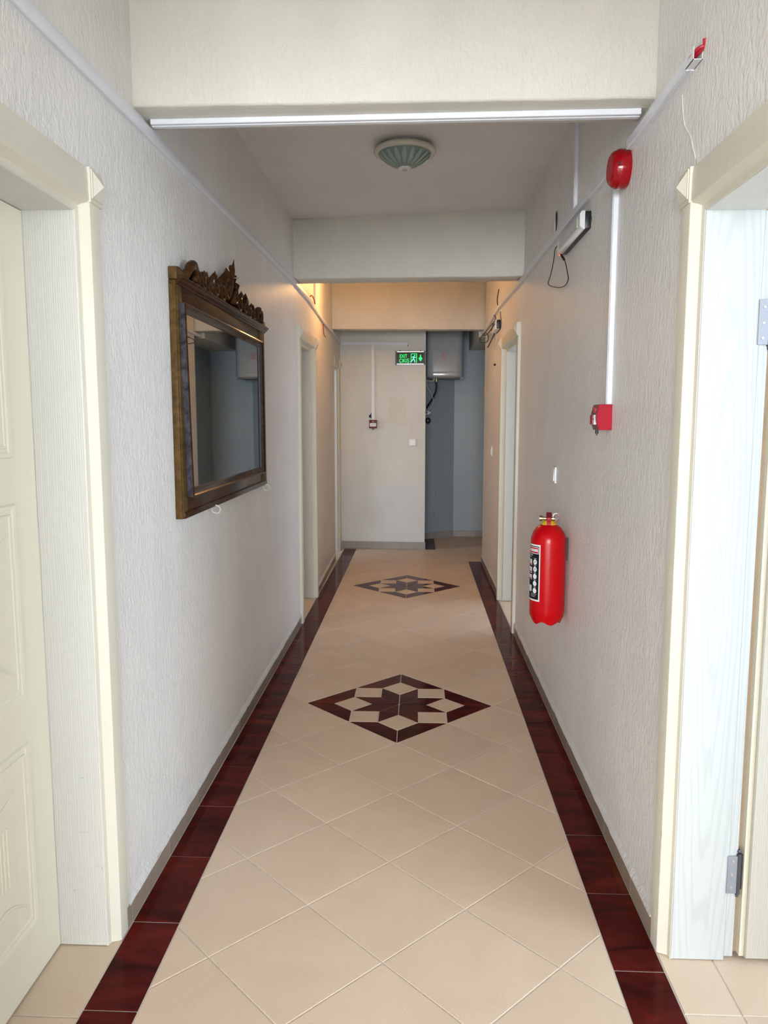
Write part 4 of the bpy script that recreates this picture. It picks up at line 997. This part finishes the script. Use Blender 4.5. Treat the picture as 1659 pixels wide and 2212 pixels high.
# ------------------------------------------------------------------ exit sign
Yf = fy(-0.08)-0.045; x0, x1, z0, z1 = -0.243, 0.078, 2.048, 2.196
es = root('exit_sign','black exit sign with green lit lettering, running figure and down arrow','sign',(-0.08,Yf+0.045,2.12))
mb = MB(); mb.box(x0+0.004,x1-0.004,Yf,Yf+0.040,z0+0.006,z1-0.006); build('sign_plate', mb, M['signplate'], es)
mb = MB(); mb.box(x0+0.013,x1-0.013,Yf-0.004,Yf+0.040,z1-0.013,z1-0.004); mb.box(x0+0.013,x1-0.013,Yf-0.004,Yf+0.040,z0+0.003,z0+0.012); build('edge_profile', mb, M['alu'], es, bev=0.001, bseg=1)
mb = MB(); mb.box(x0-0.004,x0+0.012,Yf-0.006,Yf+0.042,z0,z1); mb.box(x1-0.012,x1+0.002,Yf-0.006,Yf+0.042,z0,z1); build('end_cap', mb, M['black'], es, bev=0.001, bseg=1)
mb = MB()
for xx in (-0.195,0.030): mb.box(xx-0.008,xx+0.008,Yf+0.010,Yf+0.046,z1-0.004,z1+0.006)
build('mounting_clip', mb, M['black'], es)
def text3d(body, x, z, size, mat, parent, sx=1.0):
    cu = bpy.data.curves.new('lettering','FONT'); cu.body = body; cu.size = size; cu.extrude = 0.0006; cu.offset = 0.0
    cu.materials.append(mat); tmp = bpy.data.objects.new('lettering_curve', cu); C.objects.link(tmp)
    dg = bpy.context.evaluated_depsgraph_get(); me = bpy.data.meshes.new_from_object(tmp.evaluated_get(dg)); bpy.data.objects.remove(tmp)
    o = bpy.data.objects.new('lettering', me); C.objects.link(o); o.parent = parent
    off = ORG[parent.name]; o.location = (x-off.x, Yf-0.0008-off.y, z-off.z); o.rotation_euler = (pi/2,0,0); o.scale = (sx,1,1)
    return o
text3d('EXIT', -0.2, 2.122, 0.056, M['green_lit'], es, 0.72)
text3d('\u00c7IKI\u015e', -0.205, 2.073, 0.056, M['green_lit'], es, 0.80)
yq = Yf-0.0012; mb = MB()
def pl(pts, m_=mb): m_.add([(x,yq,z) for x,z in pts],[tuple(range(len(pts)))])
pl([(-0.076,2.168),(-0.010,2.168),(-0.010,2.162),(-0.076,2.162)]); pl([(-0.076,2.164),(-0.069,2.164),(-0.072,2.095),(-0.078,2.080)]); pl([(-0.017,2.164),(-0.010,2.164),(-0.012,2.070),(-0.020,2.068)])
build('door_outline', mb, M['green_lit'], es)
mb = MB(); mb.lathe([(0,0),(0.0055,0)], (-0.036,yq,2.147), axis=(0,-1,0), seg=16)
mb.tube([(-0.042,yq,2.136),(-0.046,yq,2.122),(-0.048,yq,2.110)],[0.007,0.007,0.006],seg=8,smooth=3)
mb.tube([(-0.042,yq,2.135),(-0.055,yq,2.134),(-0.064,yq,2.124)],[0.0035,0.003,0.0025],seg=6,smooth=3)
mb.tube([(-0.041,yq,2.134),(-0.031,yq,2.126),(-0.022,yq,2.131)],[0.0035,0.003,0.0025],seg=6,smooth=3)
mb.tube([(-0.048,yq,2.110),(-0.058,yq,2.100),(-0.068,yq,2.088),(-0.080,yq,2.073)],[0.006,0.005,0.0045,0.005],seg=6,smooth=3)
mb.tube([(-0.047,yq,2.110),(-0.038,yq,2.098),(-0.034,yq,2.084),(-0.036,yq,2.072)],[0.006,0.0045,0.004,0.003],seg=6,smooth=3)
mb.v = [(x,yq+(y-yq)*0.15,z) for x,y,z in mb.v]
build('running_figure', mb, M['green_hot'], es, smooth=True)
mb = MB(); mb.add([(x,yq,z) for x,z in ((0.023,2.155),(0.033,2.155),(0.035,2.125),(0.047,2.124),(0.046,2.108),(0.028,2.085),(0.010,2.108),(0.009,2.124),(0.021,2.125))],[tuple(range(9))]); build('down_arrow', mb, M['green_lit'], es)

# ------------------------------------------------------------------ water heater
wh = root('water_heater','upright white enamel water heater tank hanging in the alcove','water heater',(0.315,9.2,1.95))
def rrect(x0,x1,y0,y1,r_,n=8):
    P = []
    for cx_,cy_,a0 in ((x1-r_,y0+r_,-pi/2),(x1-r_,y1-r_,0),(x0+r_,y1-r_,pi/2),(x0+r_,y0+r_,pi)):
        for k in range(n+1): a = a0+(pi/2)*k/n; P.append((cx_+r_*cos(a),cy_+r_*sin(a)))
    return P
P = rrect(0.095,0.520,8.92,9.30,0.085)
cxh, cyh = 0.3075, 9.11
def sc_ring(k, z_): return [(cxh+(x-cxh)*k, cyh+(y-cyh)*k, z_) for x,y in P]
mb = MB(); mb.sweep(None, [sc_ring(1,1.998),sc_ring(1,2.72),sc_ring(0.97,2.745),sc_ring(0.9,2.75)]); build('tank', mb, M['heater'], wh, smooth=True, autos=50)
mb = MB(); mb.sweep(None, [sc_ring(0.996,2.0),sc_ring(1.003,1.996),sc_ring(1.003,1.955),sc_ring(0.985,1.942),sc_ring(0.93,1.936)]); build('bottom_cover', mb, M['heater'], wh, smooth=True, autos=40)
mb = MB(); mb.sweep(None, [sc_ring(0.9,1.94),sc_ring(0.88,1.925),sc_ring(0.7,1.922)]); mb.box(0.485,0.512,8.96,8.99,1.912,1.94); build('underside', mb, M['heater_dark'], wh, smooth=True, autos=40)
mb = MB(); yq2 = 8.9195; mb.add([(0.268,yq2,2.14),(0.332,yq2,2.14),(0.332,yq2,2.215),(0.268,yq2,2.215)],[(0,1,2,3)]); stk = build('sticker', mb, plain('pink_sticker',(0.42,0.34,0.36),0.4), wh)
mb = MB()
for k in range(5):
    z_ = 2.205-k*0.0145; mb.add([(0.274,yq2-0.0006,z_-0.004),(0.326-0.008*(k%2),yq2-0.0006,z_-0.004),(0.326-0.008*(k%2),yq2-0.0006,z_),(0.274,yq2-0.0006,z_)],[(0,1,2,3)])
build('sticker_print', mb, plain('faded_red_print',(0.40,0.12,0.13),0.5), stk)
mb = MB(); mb.tube([(0.215,9.0,1.93),(0.215,9.0,1.885)],0.014,seg=14); mb.tube([(0.185,9.02,1.93),(0.185,9.02,1.895)],0.012,seg=12); build('pipe_fitting', mb, M['brass'], wh, smooth=True)
def hang(name, label, cat, pts, r_, mat, part='cable'):
    rt = root(name, label, cat, pts[0]); mb = MB(); mb.tube(pts, r_, seg=10, smooth=5); build(part, mb, mat, rt, smooth=True); return rt
hang('water_hose','black hose curving down from the water heater to the wall edge','hose',[(0.215,9.0,1.89),(0.214,9.0,1.80),(0.190,9.02,1.73),(0.150,9.06,1.66),(0.112,9.12,1.60),(0.094,9.18,1.565)],0.011,M['blackcable'],'hose')
hang('power_cord','thin white cord looping beside the black heater hose','cord',[(0.098,8.98,1.90),(0.13,8.97,1.892),(0.165,8.97,1.893),(0.20,8.98,1.915)],0.0035,M['whitecable'])
hang('power_cord','white cord hanging in a loop from heater to socket','cord',[(0.097,8.98,1.89),(0.115,8.99,1.83),(0.150,9.0,1.76),(0.175,9.02,1.70),(0.178,9.05,1.65),(0.160,9.08,1.60),(0.135,9.12,1.565),(0.125,9.14,1.55)],0.0035,M['whitecable'])
so = root('wall_socket','small white socket adaptor on the alcove corner below the hose','socket',(0.115,9.15,1.53))
mb = MB(); mb.box(0.087,0.140,9.11,9.18,1.510,1.553); build('body', mb, M['white'], so, bev=0.005)
mb = MB(); mb.lathe([(0.0,0.002),(0.012,0.002),(0.014,0)], (0.105,9.11,1.535), axis=(0,-1,0), seg=16); build('pin_hole', mb, M['black'], so)
mb = MB(); mb.tube([(0.14,9.14,1.535),(0.156,9.14,1.533)],[0.009,0.012],seg=12,smooth=1); build('plug', mb, M['white'], so, smooth=True)
co = root('coiled_cable','small coil of black cable under the white socket','cable',(0.115,9.14,1.44))
mb = MB()
for r_ in (0.032,0.024,0.017): mb.tube([(0.122+0.9*r_*cos(t_),9.12+0.002*k,1.442+r_*1.05*sin(t_)) for k,t_ in enumerate([j*pi/6 for j in range(13)])],0.0042,seg=8,smooth=2)
build('coil', mb, M['blackcable'], co, smooth=True)
hang('riser_pipe','thin pale pipe running down the alcove corner','pipe',[(0.0945,9.05,2.79),(0.0945,9.05,2.2),(0.0945,9.05,1.56)],0.006,M['whitecable'],'pipe')
for (x_,z_,lb_) in ((0.218,0.545,'capped pipe end on the alcove wall, the upper of the two'),(0.200,0.293,'capped pipe end on the alcove wall just above the skirting')):
    yw = 9.31+(x_-0.086)*0.24/0.364
    rt = root('capped_pipe', lb_, 'pipe', (x_,yw,z_)); nrm = Vector((0.24,-0.364,0)).normalized()
    mb = MB(); mb.tube([Vector((x_,yw,z_))-nrm*0.005, Vector((x_,yw,z_))+nrm*0.035],[0.012,0.011],seg=12,smooth=1); build('pipe_cap', mb, M['label_grey'], rt, smooth=True)
    mb = MB(); mb.lathe([(0,0.004),(0.026,0.003),(0.030,0)], (x_,yw,z_), axis=nrm, seg=20); build('rosette', mb, M['alcove'], rt, smooth=True)

# ------------------------------------------------------------------ key with tag in the second door
kt = root('key_tag','key with a blue-edged tag hanging in the lock of the second doorway','key tag',(-0.925,6.08,0.86))
xk = xl(6.0)-0.153
# the key sits in the lock of the closed leaf, the tag hangs from a small ring just inside the reveal
mb = MB(); mb.tube([(xk,5.93,0.925),(xk+0.035,5.93,0.925)],0.004,seg=8); mb.lathe([(0,0.0),(0.012,0.001),(0.012,0.004),(0,0.005)],(xk+0.036,5.93,0.925),axis=(1,0,0),seg=14); build('key', mb, M['darksteel'], kt, smooth=True)
mb = MB()
for k in range(4): mb.tube([(xk+0.034+0.004*cos(t_),5.93,0.912-0.009*k+0.006*sin(t_)) for t_ in [j*pi/4 for j in range(9)]],0.001,seg=5,smooth=1)
build('ring_chain', mb, M['chrome'], kt, smooth=True)
mb = MB(); Pt = [(y,z) for y,z in ((5.905,0.870),(5.955,0.870),(5.963,0.858),(5.963,0.812),(5.955,0.800),(5.905,0.800),(5.897,0.812),(5.897,0.858))]
n = len(Pt)
def tagmesh(P, xa, xb):
    m_ = MB(); c0 = [(xa,y,z) for y,z in P]; c1 = [(xb,y,z) for y,z in P]; k_ = len(P)
    return m_.add(c0+c1,[tuple(range(k_-1,-1,-1)),tuple(range(k_,2*k_))]+[(i,(i+1)%k_,k_+(i+1)%k_,k_+i) for i in range(k_)])
build('tag', tagmesh(Pt, xk+0.029, xk+0.042), M['blue'], kt)
cy_, cz_ = 5.93, 0.835
mb = MB(); mb.box(xk+0.027,xk+0.037,5.895,5.965,0.812,0.860); build('paper_insert', mb, M['label_white'], kt)

for o in bpy.data.objects:
    if o.name.split('.')[0] in ('label_text','pictogram','pictogram_mark','label_box','label_box_mark','header_marks','sticker_print','scuff_mark','paint_chip','marking','press_marking','led_rows','mounting_clip','end_cap','edge_profile'):
        o['kind'] = 'stuff'
